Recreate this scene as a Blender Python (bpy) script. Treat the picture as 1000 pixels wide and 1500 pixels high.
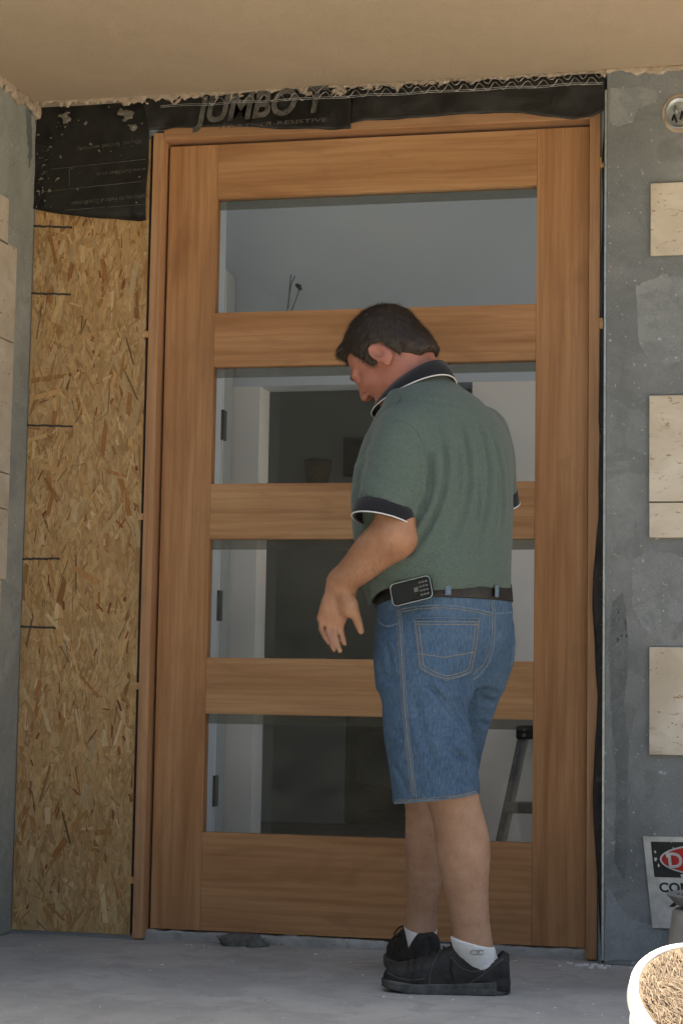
import bpy, bmesh, math, random
import numpy as np
from mathutils import Vector, Matrix
from mathutils.bvhtree import BVHTree
random.seed(7); RNG = np.random.default_rng(11)
R = math.radians
scn = bpy.context.scene
for o in list(bpy.data.objects): bpy.data.objects.remove(o, do_unlink=True)
col = scn.collection

# ------------------------------------------------------------------ camera
F_PX = 2813.6                                   # focal length in photo pixels (1000 x 1500 frame)
CAM = np.array([1.839, -5.590, 0.7353])
PITCH, ROLL, YAW = 0.0952, -0.0170, 0.2238
def _rot(rx, ry, rz):
    cx, sx, cy, sy, cz, sz = math.cos(rx), math.sin(rx), math.cos(ry), math.sin(ry), math.cos(rz), math.sin(rz)
    Rx = np.array([[1,0,0],[0,cx,-sx],[0,sx,cx]]); Ry = np.array([[cy,0,sy],[0,1,0],[-sy,0,cy]]); Rz = np.array([[cz,-sz,0],[sz,cz,0],[0,0,1]])
    return Rz @ Rx @ Ry
M3 = _rot(PITCH, ROLL, YAW)
cd = bpy.data.cameras.new('camera'); cam = bpy.data.objects.new('camera', cd); col.objects.link(cam)
cd.sensor_fit = 'VERTICAL'; cd.sensor_height = 36; cd.lens = F_PX/1500*36; cd.clip_end = 2000; cd.clip_start = .05
mw = np.eye(4); mw[:3,0] = M3[:,0]; mw[:3,1] = M3[:,2]; mw[:3,2] = -M3[:,1]; mw[:3,3] = CAM
cam.matrix_world = Matrix(mw.tolist()); scn.camera = cam

# ------------------------------------------------------------------ sky, sun, exposure
SUN_EL, SUN_AZ = R(73), R(-14)                    # sun stands behind the house: the whole porch is in shade
w = bpy.data.worlds.new('World'); scn.world = w; w.use_nodes = True
nt = w.node_tree; bg = nt.nodes['Background']; sky = nt.nodes.new('ShaderNodeTexSky')
sky.sky_type = 'NISHITA'; sky.sun_disc = False; sky.sun_elevation = SUN_EL; sky.sun_rotation = SUN_AZ
sky.air_density = 1.0; sky.dust_density = 5.0; sky.ozone_density = 0.8
nt.links.new(sky.outputs[0], bg.inputs[0]); bg.inputs[1].default_value = 0.09
sl = bpy.data.lights.new('sun', 'SUN'); sl.energy = 4.0; sl.angle = R(.53); sl.color = (1, .95, .87)
so = bpy.data.objects.new('sun', sl); col.objects.link(so)
sd = Vector((math.sin(SUN_AZ)*math.cos(SUN_EL), math.cos(SUN_AZ)*math.cos(SUN_EL), math.sin(SUN_EL)))
so.rotation_euler = sd.to_track_quat('Z', 'Y').to_euler(); so.location = (0, 0, 12)
vs = scn.view_settings; vs.view_transform = 'Standard'; vs.look = 'None'; vs.gamma = 1; vs.use_curve_mapping = False
vs.exposure = 1.95
vs.use_white_balance = True; vs.white_balance_temperature = 6900; vs.white_balance_tint = 5
scn.cycles.max_bounces = 10; scn.cycles.transparent_max_bounces = 16; scn.cycles.diffuse_bounces = 6

# ------------------------------------------------------------------ pixels to rays (distance always comes from a plane)
def ray(x, y): return M3 @ np.array([(x-500)/F_PX, 1.0, (750-y)/F_PX])
def onY(x, y, Y): d = ray(x, y); return CAM + d*(Y-CAM[1])/d[1]
def onX(x, y, X): d = ray(x, y); return CAM + d*(X-CAM[0])/d[0]
def onZ(x, y, Z): d = ray(x, y); return CAM + d*(Z-CAM[2])/d[2]

# ------------------------------------------------------------------ materials
class NM:
    def __init__(s, name):
        s.m = bpy.data.materials.new(name); s.m.use_nodes = True; s.t = s.m.node_tree; s.b = s.t.nodes['Principled BSDF']
        s.b.inputs['Specular IOR Level'].default_value = .3
    def n(s, typ, **kw):
        nd = s.t.nodes.new('ShaderNode'+typ)
        for k, v in kw.items():
            if k in nd.inputs: nd.inputs[k].default_value = v
            else: setattr(nd, k, v)
        return nd
    def l(s, a, b): s.t.links.new(a, b); return s
    def coord(s, scale=(1,1,1), kind='Object', rot=(0,0,0)):
        t = s.n('TexCoord'); mp = s.n('Mapping'); mp.inputs['Scale'].default_value = scale; mp.inputs['Rotation'].default_value = rot
        s.l(t.outputs[kind], mp.inputs[0]); return mp.outputs[0]
    def noise(s, vec, scale, detail=6, rough=.55, dist=0):
        nd = s.n('TexNoise'); nd.inputs['Scale'].default_value = scale; nd.inputs['Detail'].default_value = detail
        nd.inputs['Roughness'].default_value = rough; nd.inputs['Distortion'].default_value = dist; s.l(vec, nd.inputs['Vector']); return nd.outputs['Fac']
    def ramp(s, fac, stops, interp='LINEAR'):
        nd = s.n('ValToRGB'); cr = nd.color_ramp; cr.interpolation = interp
        while len(cr.elements) < len(stops): cr.elements.new(.5)
        for e, (p, c) in zip(cr.elements, stops): e.position = p; e.color = (*c, 1) if len(c) == 3 else c
        s.l(fac, nd.inputs[0]); return nd.outputs[0]
    def mix(s, fac, a, b, mode='MIX'):
        nd = s.n('MixRGB', blend_type=mode)
        for i, v in enumerate((fac, a, b)):
            if hasattr(v, 'links'): s.l(v, nd.inputs[i])
            elif i == 0: nd.inputs[0].default_value = v
            else: nd.inputs[i].default_value = (*v, 1)
        return nd.outputs[0]
    def bump(s, h, strength=.3, dist=.002):
        nd = s.n('Bump'); nd.inputs['Strength'].default_value = strength; nd.inputs['Distance'].default_value = dist
        s.l(h, nd.inputs['Height']); s.l(nd.outputs[0], s.b.inputs['Normal']); return s
    def base(s, c):
        if hasattr(c, 'links'): s.l(c, s.b.inputs['Base Color'])
        else: s.b.inputs['Base Color'].default_value = (*c, 1)
        return s
    def rough(s, r):
        if hasattr(r, 'links'): s.l(r, s.b.inputs['Roughness'])
        else: s.b.inputs['Roughness'].default_value = r
        return s
MAT = {}
def plain(name, c, rough=.6, metal=0, var=.12, nscale=40, bump=.1, spec=.3):
    n = NM(name); v = n.coord(); f = n.noise(v, nscale, 5)
    lo = tuple(x*(1-var) for x in c); hi = tuple(min(1, x*(1+var)) for x in c)
    n.base(n.ramp(f, [(.3, lo), (.7, hi)])).rough(rough); n.b.inputs['Metallic'].default_value = metal; n.b.inputs['Specular IOR Level'].default_value = spec
    if bump: n.bump(f, bump, .001)
    MAT[name] = n.m; return n.m
def wood(name, dark, mid, light, vertical, seed, fig=1.0):
    n = NM(name); t = n.n('TexCoord'); oi = n.n('ObjectInfo'); ad = n.n('VectorMath', operation='ADD'); mu = n.n('VectorMath', operation='SCALE')
    cmb = n.n('CombineXYZ'); n.l(oi.outputs['Random'], cmb.inputs[0]); n.l(oi.outputs['Random'], cmb.inputs[1]); n.l(oi.outputs['Random'], cmb.inputs[2])
    n.l(cmb.outputs[0], mu.inputs[0]); mu.inputs['Scale'].default_value = 37.0+seed
    n.l(t.outputs['Object'], ad.inputs[0]); n.l(mu.outputs[0], ad.inputs[1])
    def mp(sc):
        m = n.n('Mapping'); m.inputs['Scale'].default_value = sc; n.l(ad.outputs[0], m.inputs[0]); return m.outputs[0]
    along = .10
    v1 = mp((1, 1, along) if vertical else (along, 1, 1)); v2 = mp((1, 1, .03) if vertical else (.03, 1, 1)); v3 = mp((1, 1, .35) if vertical else (.35, 1, 1))
    broad = n.noise(v1, 9, 3, .5, 1.6*fig); streak = n.noise(v2, 75, 7, .68, .5); fibre = n.noise(v2, 380, 5, .7)
    fig2 = n.noise(v3, 5, 4, .5, 3.0)
    wv_ = n.n('TexWave', wave_type='BANDS', bands_direction='X' if vertical else 'Z'); wv_.inputs['Scale'].default_value = 11; wv_.inputs['Distortion'].default_value = 9; wv_.inputs['Detail'].default_value = 4; wv_.inputs['Detail Scale'].default_value = 1.2; wv_.inputs['Detail Roughness'].default_value = .6
    n.l(mp((1, 1, .07) if vertical else (.07, 1, 1)), wv_.inputs['Vector'])
    c = n.ramp(broad, [(.20, dark), (.42, mid), (.70, light)])
    c = n.mix(n.ramp(streak, [(.35, (1,1,1)), (.52, (.0,.0,.0))]), c, n.mix(.42, c, dark), 'MIX')
    c = n.mix(n.ramp(wv_.outputs['Fac'], [(.12, (.36,.36,.36)), (.42, (0,0,0))]), c, n.mix(.6, c, dark))
    c = n.mix(n.ramp(fig2, [(.55, (0,0,0)), (.72, (.45,.45,.45))]), c, tuple(x*.62 for x in mid))
    c = n.mix(n.ramp(fibre, [(.35, (.35,.35,.35)), (.65, (0,0,0))]), c, n.mix(.55, c, dark))
    mr_ = n.n('MapRange'); mr_.inputs[3].default_value = 0; mr_.inputs[4].default_value = .40; n.l(oi.outputs['Random'], mr_.inputs[0]); c = n.mix(mr_.outputs[0], c, n.mix(1, c, (.92,.70,.58), 'MULTIPLY'))
    n.base(c).rough(n.ramp(fibre, [(.3, (.5,.5,.5)), (.7, (.66,.66,.66))])).bump(fibre, .12, .0006)
    MAT[name] = n.m; return n.m
wood('door_wood_v', (.26,.125,.052), (.425,.236,.110), (.52,.315,.160), True, 3)
wood('door_wood_h', (.265,.127,.053), (.43,.24,.112), (.53,.32,.162), False, 9)
wood('frame_wood_v', (.28,.135,.062), (.43,.24,.122), (.52,.31,.168), True, 5, .5)
wood('frame_wood_h', (.28,.135,.062), (.43,.24,.122), (.52,.31,.168), False, 6, .5)
plain('shim_wood', (.50,.30,.14), .7, var=.3, nscale=120)
def stucco(name, base, dark, light, sc=3.0, bs=.35, specks=True):
    n = NM(name); v = n.coord(); a = n.noise(v, sc, 9, .62, .4); b = n.noise(v, sc*3.1, 8, .6, 1.1); g = n.noise(v, 260, 3, .6); h = n.noise(v, 24, 8, .65)
    c = n.ramp(a, [(.33, dark), (.5, base), (.68, light)])
    c = n.mix(n.ramp(b, [(.52, (0,0,0)), (.60, (.55,.55,.55))]), c, dark)
    sp = n.noise(v, 70, 2, .5)
    if specks: c = n.mix(n.ramp(sp, [(.70, (0,0,0)), (.74, (.8,.8,.8))]), c, tuple(min(1, x*1.7) for x in light))
    c = n.mix(.22, c, n.ramp(g, [(.3, tuple(x*.5 for x in base)), (.7, tuple(x*1.5 for x in base))]))
    n.base(c).rough(.86)
    m = n.mix(.5, n.ramp(h, [(.2,(0,0,0)), (.8,(1,1,1))]), n.ramp(g, [(.2,(0,0,0)), (.8,(1,1,1))])); n.bump(m, bs, .004); n.b.inputs['Specular IOR Level'].default_value = .22
    MAT[name] = n.m; return n.m
stucco('stucco_grey', (.21,.222,.222), (.135,.146,.147), (.285,.30,.298), 2.6, .5)
stucco('stucco_left', (.31,.325,.30), (.23,.245,.225), (.39,.40,.37), 3.3)
stucco('ceiling_stucco', (.42,.33,.235), (.395,.31,.22), (.445,.35,.25), 1.6, .45, False)
stucco('plaster_torn', (.40,.325,.245), (.28,.225,.165), (.48,.40,.32), 30, .6)
stucco('concrete', (.335,.333,.322), (.245,.245,.238), (.41,.405,.388), 2.4, .4)
stucco('mortar', (.12,.12,.112), (.06,.062,.058), (.19,.188,.175), 14, .8)
plain('white_chip', (.66,.66,.64), .8)
def travertine():
    n = NM('travertine'); v = n.coord(); a = n.noise(v, 5, 8, .6, .8); b = n.noise(n.coord((1,1,2.6)), 38, 5, .62, .7); g = n.noise(v, 120, 4, .6)
    c = n.ramp(a, [(.3, (.45,.38,.285)), (.52, (.56,.495,.395)), (.7, (.66,.60,.50))])
    c = n.mix(n.ramp(b, [(.62, (0,0,0)), (.68, (.85,.85,.85))]), c, (.33,.205,.10))
    c = n.mix(n.ramp(g, [(.62, (0,0,0)), (.75, (.5,.5,.5))]), c, (.42,.31,.20))
    n.base(c).rough(.7).bump(n.ramp(b, [(.6,(1,1,1)), (.68,(0,0,0))]), .5, .003); MAT['travertine'] = n.m
travertine()
def membrane():
    n = NM('membrane'); v = n.coord(); a = n.noise(v, 9, 7, .62, .6); g = n.noise(v, 90, 5, .6); d = n.noise(v, 38, 6, .7, .5)
    c = n.ramp(a, [(.35, (.010,.0098,.0088)), (.65, (.022,.021,.019))])
    c = n.mix(n.ramp(d, [(.66, (0,0,0)), (.74, (.55,.55,.55))]), c, (.13,.12,.10))
    n.base(c).rough(n.ramp(g, [(.3, (.42,.42,.42)), (.7, (.62,.62,.62))])).bump(a, .5, .006); n.b.inputs['Specular IOR Level'].default_value = .35
    MAT['membrane'] = n.m
membrane()
stucco('smear', (.19,.175,.148), (.10,.092,.078), (.27,.25,.21), 40, .6)
n = NM('membrane_print'); v = n.coord(); a = n.noise(v, 45, 7, .7); n.base(n.ramp(a, [(.36,(.035,.033,.030)), (.52,(.095,.091,.082)), (.7,(.125,.12,.107))])).rough(.7); MAT['membrane_print'] = n.m
plain('metal_galv', (.40,.44,.45), .42, .8, .2, 60)
plain('metal_wire', (.36,.35,.33), .45, .8, .3, 90)
plain('metal_dark', (.02,.02,.02), .45, .4)
plain('black_plastic', (.009,.009,.010), .6, spec=.2)
plain('alu', (.15,.15,.148), .5, .4, .15, 90)
plain('wall_white', (.53,.61,.70), .85, var=.02, nscale=4, bump=.04)
plain('wall_room', (.56,.60,.62), .88, var=.03, nscale=3, bump=.04)
plain('trim_white', (.80,.80,.79), .5, var=.02, nscale=6, bump=.03)
plain('door_paint', (.36,.40,.42), .5, var=.02, nscale=6, bump=.03)
plain('inner_floor', (.13,.125,.12), .7, var=.25, nscale=9)
plain('soot', (.014,.013,.012), .9, var=.3)
plain('sconce_clay', (.17,.125,.075), .7, var=.2)
plain('board_grey', (.14,.15,.155), .8, var=.1)
plain('white_tub', (.86,.86,.84), .4, var=.02, nscale=8, bump=.02)
plain('pail_beige', (.42,.385,.33), .6, var=.15, nscale=14)
plain('pail_grey', (.23,.23,.23), .7, var=.2, nscale=30)
plain('sign_white', (.50,.49,.45), .6, var=.25, nscale=22)
plain('sign_black', (.018,.02,.02), .5, var=.3)
plain('pencil', (.055,.050,.044), .8, var=.6, nscale=160)
plain('sign_red', (.42,.024,.022), .5, var=.2, nscale=50)
plain('ground_soil', (.44,.38,.31), .95, var=.3, nscale=3, bump=.5)
def glass():
    m = bpy.data.materials.new('pane_glass'); m.use_nodes = True; t = m.node_tree; t.nodes.clear()
    out = t.nodes.new('ShaderNodeOutputMaterial'); mx = t.nodes.new('ShaderNodeMixShader'); tr = t.nodes.new('ShaderNodeBsdfTransparent'); gl = t.nodes.new('ShaderNodeBsdfGlossy'); fr = t.nodes.new('ShaderNodeFresnel')
    fr.inputs[0].default_value = 1.4; tr.inputs[0].default_value = (.955,.965,.97,1); gl.inputs['Roughness'].default_value = .01; gl.inputs['Color'].default_value = (1,1,1,1)
    t.links.new(fr.outputs[0], mx.inputs[0]); t.links.new(tr.outputs[0], mx.inputs[1]); t.links.new(gl.outputs[0], mx.inputs[2]); t.links.new(mx.outputs[0], out.inputs[0]); MAT['pane_glass'] = m
glass()
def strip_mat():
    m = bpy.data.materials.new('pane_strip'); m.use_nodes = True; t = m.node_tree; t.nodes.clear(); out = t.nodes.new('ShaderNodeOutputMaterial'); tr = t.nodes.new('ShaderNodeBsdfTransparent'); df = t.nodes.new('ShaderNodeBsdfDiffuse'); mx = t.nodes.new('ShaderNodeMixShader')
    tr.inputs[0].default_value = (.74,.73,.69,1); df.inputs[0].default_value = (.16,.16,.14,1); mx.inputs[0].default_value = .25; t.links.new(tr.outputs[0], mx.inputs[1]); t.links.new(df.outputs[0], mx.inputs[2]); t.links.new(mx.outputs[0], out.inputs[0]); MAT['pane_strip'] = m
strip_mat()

# ------------------------------------------------------------------ mesh helpers
def tag(o, label=None, cat=None, group=None, kind=None):
    for k, v in (('label', label), ('category', cat), ('group', group), ('kind', kind)):
        if v: o[k] = v
    return o
def link(name, me, mat=None, parent=None, smooth=False):
    o = bpy.data.objects.new(name, me); col.objects.link(o)
    if mat: me.materials.append(MAT[mat] if isinstance(mat, str) else mat)
    if smooth: me.shade_smooth()
    if parent:
        o.parent = parent; o.matrix_parent_inverse = Matrix.Translation(-Vector(parent.location)) if parent.type == 'EMPTY' else Matrix.Identity(4)
    return o
def empty(name, loc=(0,0,0)):
    o = bpy.data.objects.new(name, None); col.objects.link(o); o.location = loc; o.empty_display_size = .1; return o
class MB:
    def __init__(s): s.v = []; s.f = []
    def add(s, vs, fs):
        k = len(s.v); s.v += [tuple(map(float, p)) for p in vs]; s.f += [tuple(k+i for i in f) for f in fs]; return s
    def box(s, x0, x1, y0, y1, z0, z1):
        return s.add([(x0,y0,z0),(x1,y0,z0),(x1,y1,z0),(x0,y1,z0),(x0,y0,z1),(x1,y0,z1),(x1,y1,z1),(x0,y1,z1)],
                     [(0,3,2,1),(4,5,6,7),(0,1,5,4),(1,2,6,5),(2,3,7,6),(3,0,4,7)])
    def obox(s, c, ax, ay, az, hx, hy, hz):
        c, ax, ay, az = (np.asarray(q, float) for q in (c, ax, ay, az)); vs = []
        for sz in (-1,1):
            for sx, sy in ((-1,-1),(1,-1),(1,1),(-1,1)): vs.append(c+ax*hx*sx+ay*hy*sy+az*hz*sz)
        return s.add(vs, [(0,3,2,1),(4,5,6,7),(0,1,5,4),(1,2,6,5),(2,3,7,6),(3,0,4,7)])
    def tube(s, pts, r, n=6, closed=False, cap=True):
        pts = [np.asarray(p, float) for p in pts]; m = len(pts); rs = r if hasattr(r, '__len__') else [r]*m; vs = []
        up = None
        for i in range(m):
            a = pts[(i-1) % m] if (closed or i > 0) else pts[i]; b = pts[(i+1) % m] if (closed or i < m-1) else pts[i]
            t = b-a; t /= (np.linalg.norm(t)+1e-12)
            if up is None: up = np.cross(t, (0.3,.2,1.0)) if abs(t[2]) < .9 else np.cross(t, (1.0,.2,0))
            up = up-t*up.dot(t); up /= (np.linalg.norm(up)+1e-12); w_ = np.cross(t, up)
            for k in range(n):
                a_ = 2*math.pi*k/n; vs.append(pts[i]+rs[i]*(up*math.cos(a_)+w_*math.sin(a_)))
        fs = []
        for i in range(m if closed else m-1):
            j = (i+1) % m
            for k in range(n): fs.append((i*n+k, i*n+(k+1) % n, j*n+(k+1) % n, j*n+k))
        if cap and not closed: fs += [tuple(range(n))[::-1], tuple((m-1)*n+k for k in range(n))]
        return s.add(vs, fs)
    def loft(s, rings, closed_ring=True, cap0=False, cap1=False):
        n = len(rings[0]); vs = [p for r in rings for p in r]; fs = []
        for i in range(len(rings)-1):
            for k in range(n if closed_ring else n-1): fs.append((i*n+k, i*n+(k+1) % n, (i+1)*n+(k+1) % n, (i+1)*n+k))
        if cap0: fs.append(tuple(range(n))[::-1])
        if cap1: fs.append(tuple((len(rings)-1)*n+k for k in range(n)))
        return s.add(vs, fs)
    def mesh(s, name):
        me = bpy.data.meshes.new(name); me.from_pydata(s.v, [], s.f); me.update()
        bm = bmesh.new(); bm.from_mesh(me); bmesh.ops.recalc_face_normals(bm, faces=bm.faces); bm.to_mesh(me); bm.free(); return me
    def build(s, name, mat, parent=None, bevel=0, smooth=False, solid=0):
        o = link(name, s.mesh(name), mat, parent, smooth)
        if solid:
            m = o.modifiers.new('solid', 'SOLIDIFY'); m.thickness = solid; m.offset = 0
        if bevel:
            m = o.modifiers.new('bevel', 'BEVEL'); m.width = bevel; m.segments = 2; m.limit_method = 'ANGLE'
        return o
def prism(poly, y0, y1):
    n = len(poly); mb = MB(); mb.add([(x, y0, z) for x, z in poly]+[(x, y1, z) for x, z in poly], [tuple(range(n)), tuple(range(2*n-1, n-1, -1))]+[(i, i+n, (i+1) % n+n, (i+1) % n) for i in range(n)]); return mb
def text_mesh(txt, size, mat, parent, origin, ax, ay, shear=0, offset=0, extrude=.0003, name='lettering', width=None, align='LEFT', smear=1.0):
    cu = bpy.data.curves.new('t', 'FONT'); cu.body = txt; cu.size = size; cu.shear = shear; cu.offset = offset; cu.extrude = extrude; cu.align_x = align; cu.space_character = smear; cu.resolution_u = 4
    o = bpy.data.objects.new('t', cu); col.objects.link(o); dg = bpy.context.evaluated_depsgraph_get(); me = bpy.data.meshes.new_from_object(o.evaluated_get(dg)); bpy.data.objects.remove(o)
    co = np.zeros(len(me.vertices)*3); me.vertices.foreach_get('co', co); co = co.reshape(-1,3)
    if width: co[:,0] *= width/max(1e-6, co[:,0].max()-min(0, co[:,0].min()))
    ax, ay = np.asarray(ax, float), np.asarray(ay, float); az = np.cross(ax, ay)
    q = np.asarray(origin, float)+co[:,:1]*ax+co[:,1:2]*ay+co[:,2:]*az
    me.vertices.foreach_set('co', q.ravel()); me.update(); return link(name, me, mat, parent)

# numpy value noise
def vnoise(P, scale, seed=0):
    q = np.asarray(P)*scale; i = np.floor(q).astype(np.int64); f = q-i; f = f*f*(3-2*f)
    def h(dx, dy, dz):
        n = (i[...,0]+dx)*374761393+(i[...,1]+dy)*668265263+(i[...,2]+dz)*2147483647+seed*974634721
        n = (n ^ (n >> 13))*1274126177; n = n & 0x7fffffff; n = (n ^ (n >> 16)) & 0xffff; return n/65535.0
    x, y, z = f[...,0], f[...,1], f[...,2]
    c0 = (h(0,0,0)*(1-x)+h(1,0,0)*x)*(1-y)+(h(0,1,0)*(1-x)+h(1,1,0)*x)*y
    c1 = (h(0,0,1)*(1-x)+h(1,0,1)*x)*(1-y)+(h(0,1,1)*(1-x)+h(1,1,1)*x)*y
    return (c0*(1-z)+c1*z)*2-1
def fbm(P, scale, seed=0, oct=3):
    r = 0; a = 1
    for k in range(oct): r = r+a*vnoise(P, scale*2**k, seed+k*17); a *= .5
    return r

# implicit surfaces meshed with surface nets, evaluated only in blocks near the surface
def surface_nets(D, org, h):
    S = D < 0
    c = np.zeros(tuple(n-1 for n in D.shape), np.int8)
    for dx in (0,1):
        for dy in (0,1):
            for dz in (0,1): c += S[dx:D.shape[0]-1+dx, dy:D.shape[1]-1+dy, dz:D.shape[2]-1+dz]
    cells = np.argwhere((c > 0) & (c < 8)); idx = -np.ones(c.shape, np.int32); idx[tuple(cells.T)] = np.arange(len(cells))
    acc = np.zeros((len(cells), 3)); cnt = np.zeros(len(cells)); cor = [(i,j,k) for i in (0,1) for j in (0,1) for k in (0,1)]
    for a in cor:
        for ax in range(3):
            if a[ax] == 1: continue
            b = list(a); b[ax] = 1
            da = D[tuple((cells+a).T)]; db = D[tuple((cells+b).T)]; m = (da < 0) != (db < 0); t = np.where(m, da/np.where(m, da-db, 1), 0)
            p = np.tile(np.array(a, float), (len(cells),1)); p[:,ax] += t; acc[m] += p[m]; cnt[m] += 1
    V = org+h*(cells+acc/cnt[:,None]); Fs = []
    for ax in range(3):
        sl0 = [slice(1,-1)]*3; sl0[ax] = slice(0,-1); sl1 = [slice(1,-1)]*3; sl1[ax] = slice(1,None)
        A = S[tuple(sl0)]; B = S[tuple(sl1)]; e = np.argwhere(A != B); o_ = np.ones(3, int); o_[ax] = 0; g = e+o_
        inside = A[tuple(e.T)]; u, v = (ax+1) % 3, (ax+2) % 3; q = []
        for du, dv in ((1,1),(0,1),(0,0),(1,0)):
            t = g.copy(); t[:,u] -= du; t[:,v] -= dv; q.append(idx[tuple(t.T)])
        q = np.stack(q, 1); q[~inside] = q[~inside][:,::-1]; Fs.append(q)
    F = np.concatenate(Fs); F = F[(F >= 0).all(1)]; return V, F
def sdf_mesh(name, fn, lo, hi, h, block=14, relax=1, largest=False):
    """fn(P, centre, radius) -> signed distance; centre/radius let it cull primitives"""
    lo = np.asarray(lo, float); hi = np.asarray(hi, float); nb = np.ceil((hi-lo)/(h*block)).astype(int); D = np.full(nb*block+1, .1, np.float32)
    g = np.stack(np.meshgrid(*[np.arange(n) for n in nb], indexing='ij'), -1).reshape(-1,3); cen = lo+(g+.5)*h*block; rad = h*block*.87
    dc = fn(cen, None, 0); loc = np.stack(np.meshgrid(*[np.arange(block+1)]*3, indexing='ij'), -1).reshape(-1,3)*h
    for b, c, d in zip(g, cen, dc):
        s = b*block
        if d < -rad*1.9: D[s[0]:s[0]+block+1, s[1]:s[1]+block+1, s[2]:s[2]+block+1] = -.1; continue
        if d > rad*1.9: continue
    for b, c, d in zip(g, cen, dc):
        if abs(d) <= rad*1.9:
            s = b*block; D[s[0]:s[0]+block+1, s[1]:s[1]+block+1, s[2]:s[2]+block+1] = fn(lo+s*h+loc, c, rad).reshape((block+1,)*3)
    V, F = surface_nets(D, lo, h)
    for _ in range(relax):                                   # light Laplacian relaxation
        acc = np.zeros_like(V); cnt = np.zeros(len(V))
        for i in range(4):
            a, b = F[:,i], F[:,(i+1) % 4]
            for ax in range(3): acc[:,ax] += np.bincount(a, V[b,ax], len(V))+np.bincount(b, V[a,ax], len(V))
            cnt += np.bincount(a, minlength=len(V))+np.bincount(b, minlength=len(V))
        V = V*.5+.5*acc/np.maximum(cnt,1)[:,None]
    if largest:                                              # drop loose crumbs
        par = np.arange(len(V))
        def find(a):
            while par[a] != a: par[a] = par[par[a]]; a = par[a]
            return a
        for f_ in F:
            r0 = find(f_[0])
            for k in f_[1:]:
                r1 = find(k)
                if r1 != r0: par[r1] = r0
        lab = np.array([find(i) for i in range(len(V))]); keep = lab == np.bincount(lab).argmax(); F = F[keep[F[:,0]]]; new = np.cumsum(keep)-1; V = V[keep]; F = new[F]
    me = bpy.data.meshes.new(name); me.vertices.add(len(V)); me.vertices.foreach_set('co', V.ravel()); me.loops.add(len(F)*4); me.loops.foreach_set('vertex_index', F.ravel().astype(np.int32))
    me.polygons.add(len(F)); me.polygons.foreach_set('loop_start', np.arange(len(F), dtype=np.int32)*4); me.update(calc_edges=True); me.validate(); me.shade_smooth(); return me
def smin(a, b, k):
    h = np.clip(.5+.5*(b-a)/k, 0, 1); return b*(1-h)+a*h-k*h*(1-h)
def smax(a, b, k): return -smin(-a, -b, k)
class Field:
    """smooth union of primitives with culling"""
    def __init__(s): s.p = []
    def cone(s, a, b, ra, rb, k=.02, flat=None):
        a, b = np.asarray(a, float), np.asarray(b, float); ba = b-a; L2 = ba.dot(ba)+1e-12
        if flat is None:
            def f(P):
                t = np.clip((P-a)@ba/L2, 0, 1); return np.linalg.norm(P-a-t[:,None]*ba, axis=1)-(ra+(rb-ra)*t)
        else:
            n, sq = np.asarray(flat[0], float), flat[1]; n = n/np.linalg.norm(n)
            def f(P):
                t = np.clip((P-a)@ba/L2, 0, 1); q = P-a-t[:,None]*ba; e = q@n; q = q+np.outer(e*(1/sq-1), n); return (np.linalg.norm(q, axis=1)-(ra+(rb-ra)*t))*min(1, sq*1.15)
        s.p.append((f, (a+b)/2, np.linalg.norm(ba)/2+max(ra, rb)*1.2, k, 1)); return s
    def chain(s, pts, rs, k=.02, flat=None):
        A = np.array([np.asarray(p, float) for p in pts]); rs = list(rs)
        if len(A) > 2 and k > .012:                            # resample as a smooth spline so that limbs have no kinks
            m = 4; t = np.arange(len(A)); e = np.vstack([2*A[0]-A[1], A, 2*A[-1]-A[-2]]); er = np.array([2*rs[0]-rs[1]]+rs+[2*rs[-1]-rs[-2]]); Q, q = [], []
            for i in range(len(A)-1):
                for u in np.arange(m)/m:
                    w = np.array([-u+2*u*u-u**3, 2-5*u*u+3*u**3, u+4*u*u-3*u**3, -u*u+u**3])/2; Q.append(w@e[i:i+4]); q.append(w@er[i:i+4])
            A = np.vstack(Q+[A[-1]]); rs = q+[rs[-1]]
        segs = [(A[i], A[i+1]-A[i], rs[i], rs[i+1]) for i in range(len(A)-1)]
        def f(P):
            d = None
            for a, ba, ra, rb in segs:
                t = np.clip((P-a)@ba/(ba@ba+1e-12), 0, 1); e = np.linalg.norm(P-a-t[:,None]*ba, axis=1)-(ra+(rb-ra)*t); d = e if d is None else smin(d, e, .002)
            return d
        c = A.mean(0); s.p.append((f, c, np.linalg.norm(A-c, axis=1).max()+max(rs)*1.15, k, 1)); return s
    def ell(s, c, axes, radii, k=.02, sign=1):
        c = np.asarray(c, float); A = np.asarray(axes, float); r = np.asarray(radii, float)
        def f(P):
            q = (P-c)@A.T; k0 = np.linalg.norm(q/r, axis=1); k1 = np.linalg.norm(q/(r*r), axis=1)+1e-9; return k0*(k0-1)/k1
        s.p.append((f, c, r.max(), k, sign)); return s
    def fn(s, fun, c, rad, k=.02, sign=1): s.p.append((fun, np.asarray(c, float), rad, k, sign)); return s
    def __call__(s, P, c, rad):
        d = np.full(len(P), .5)
        for f, pc, pr, k, sign in s.p:
            if c is not None and np.linalg.norm(c-pc)-pr-rad > .06: continue
            e = f(P); d = smin(d, e, k) if sign > 0 else smax(d, -e, k)
        return d

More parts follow.
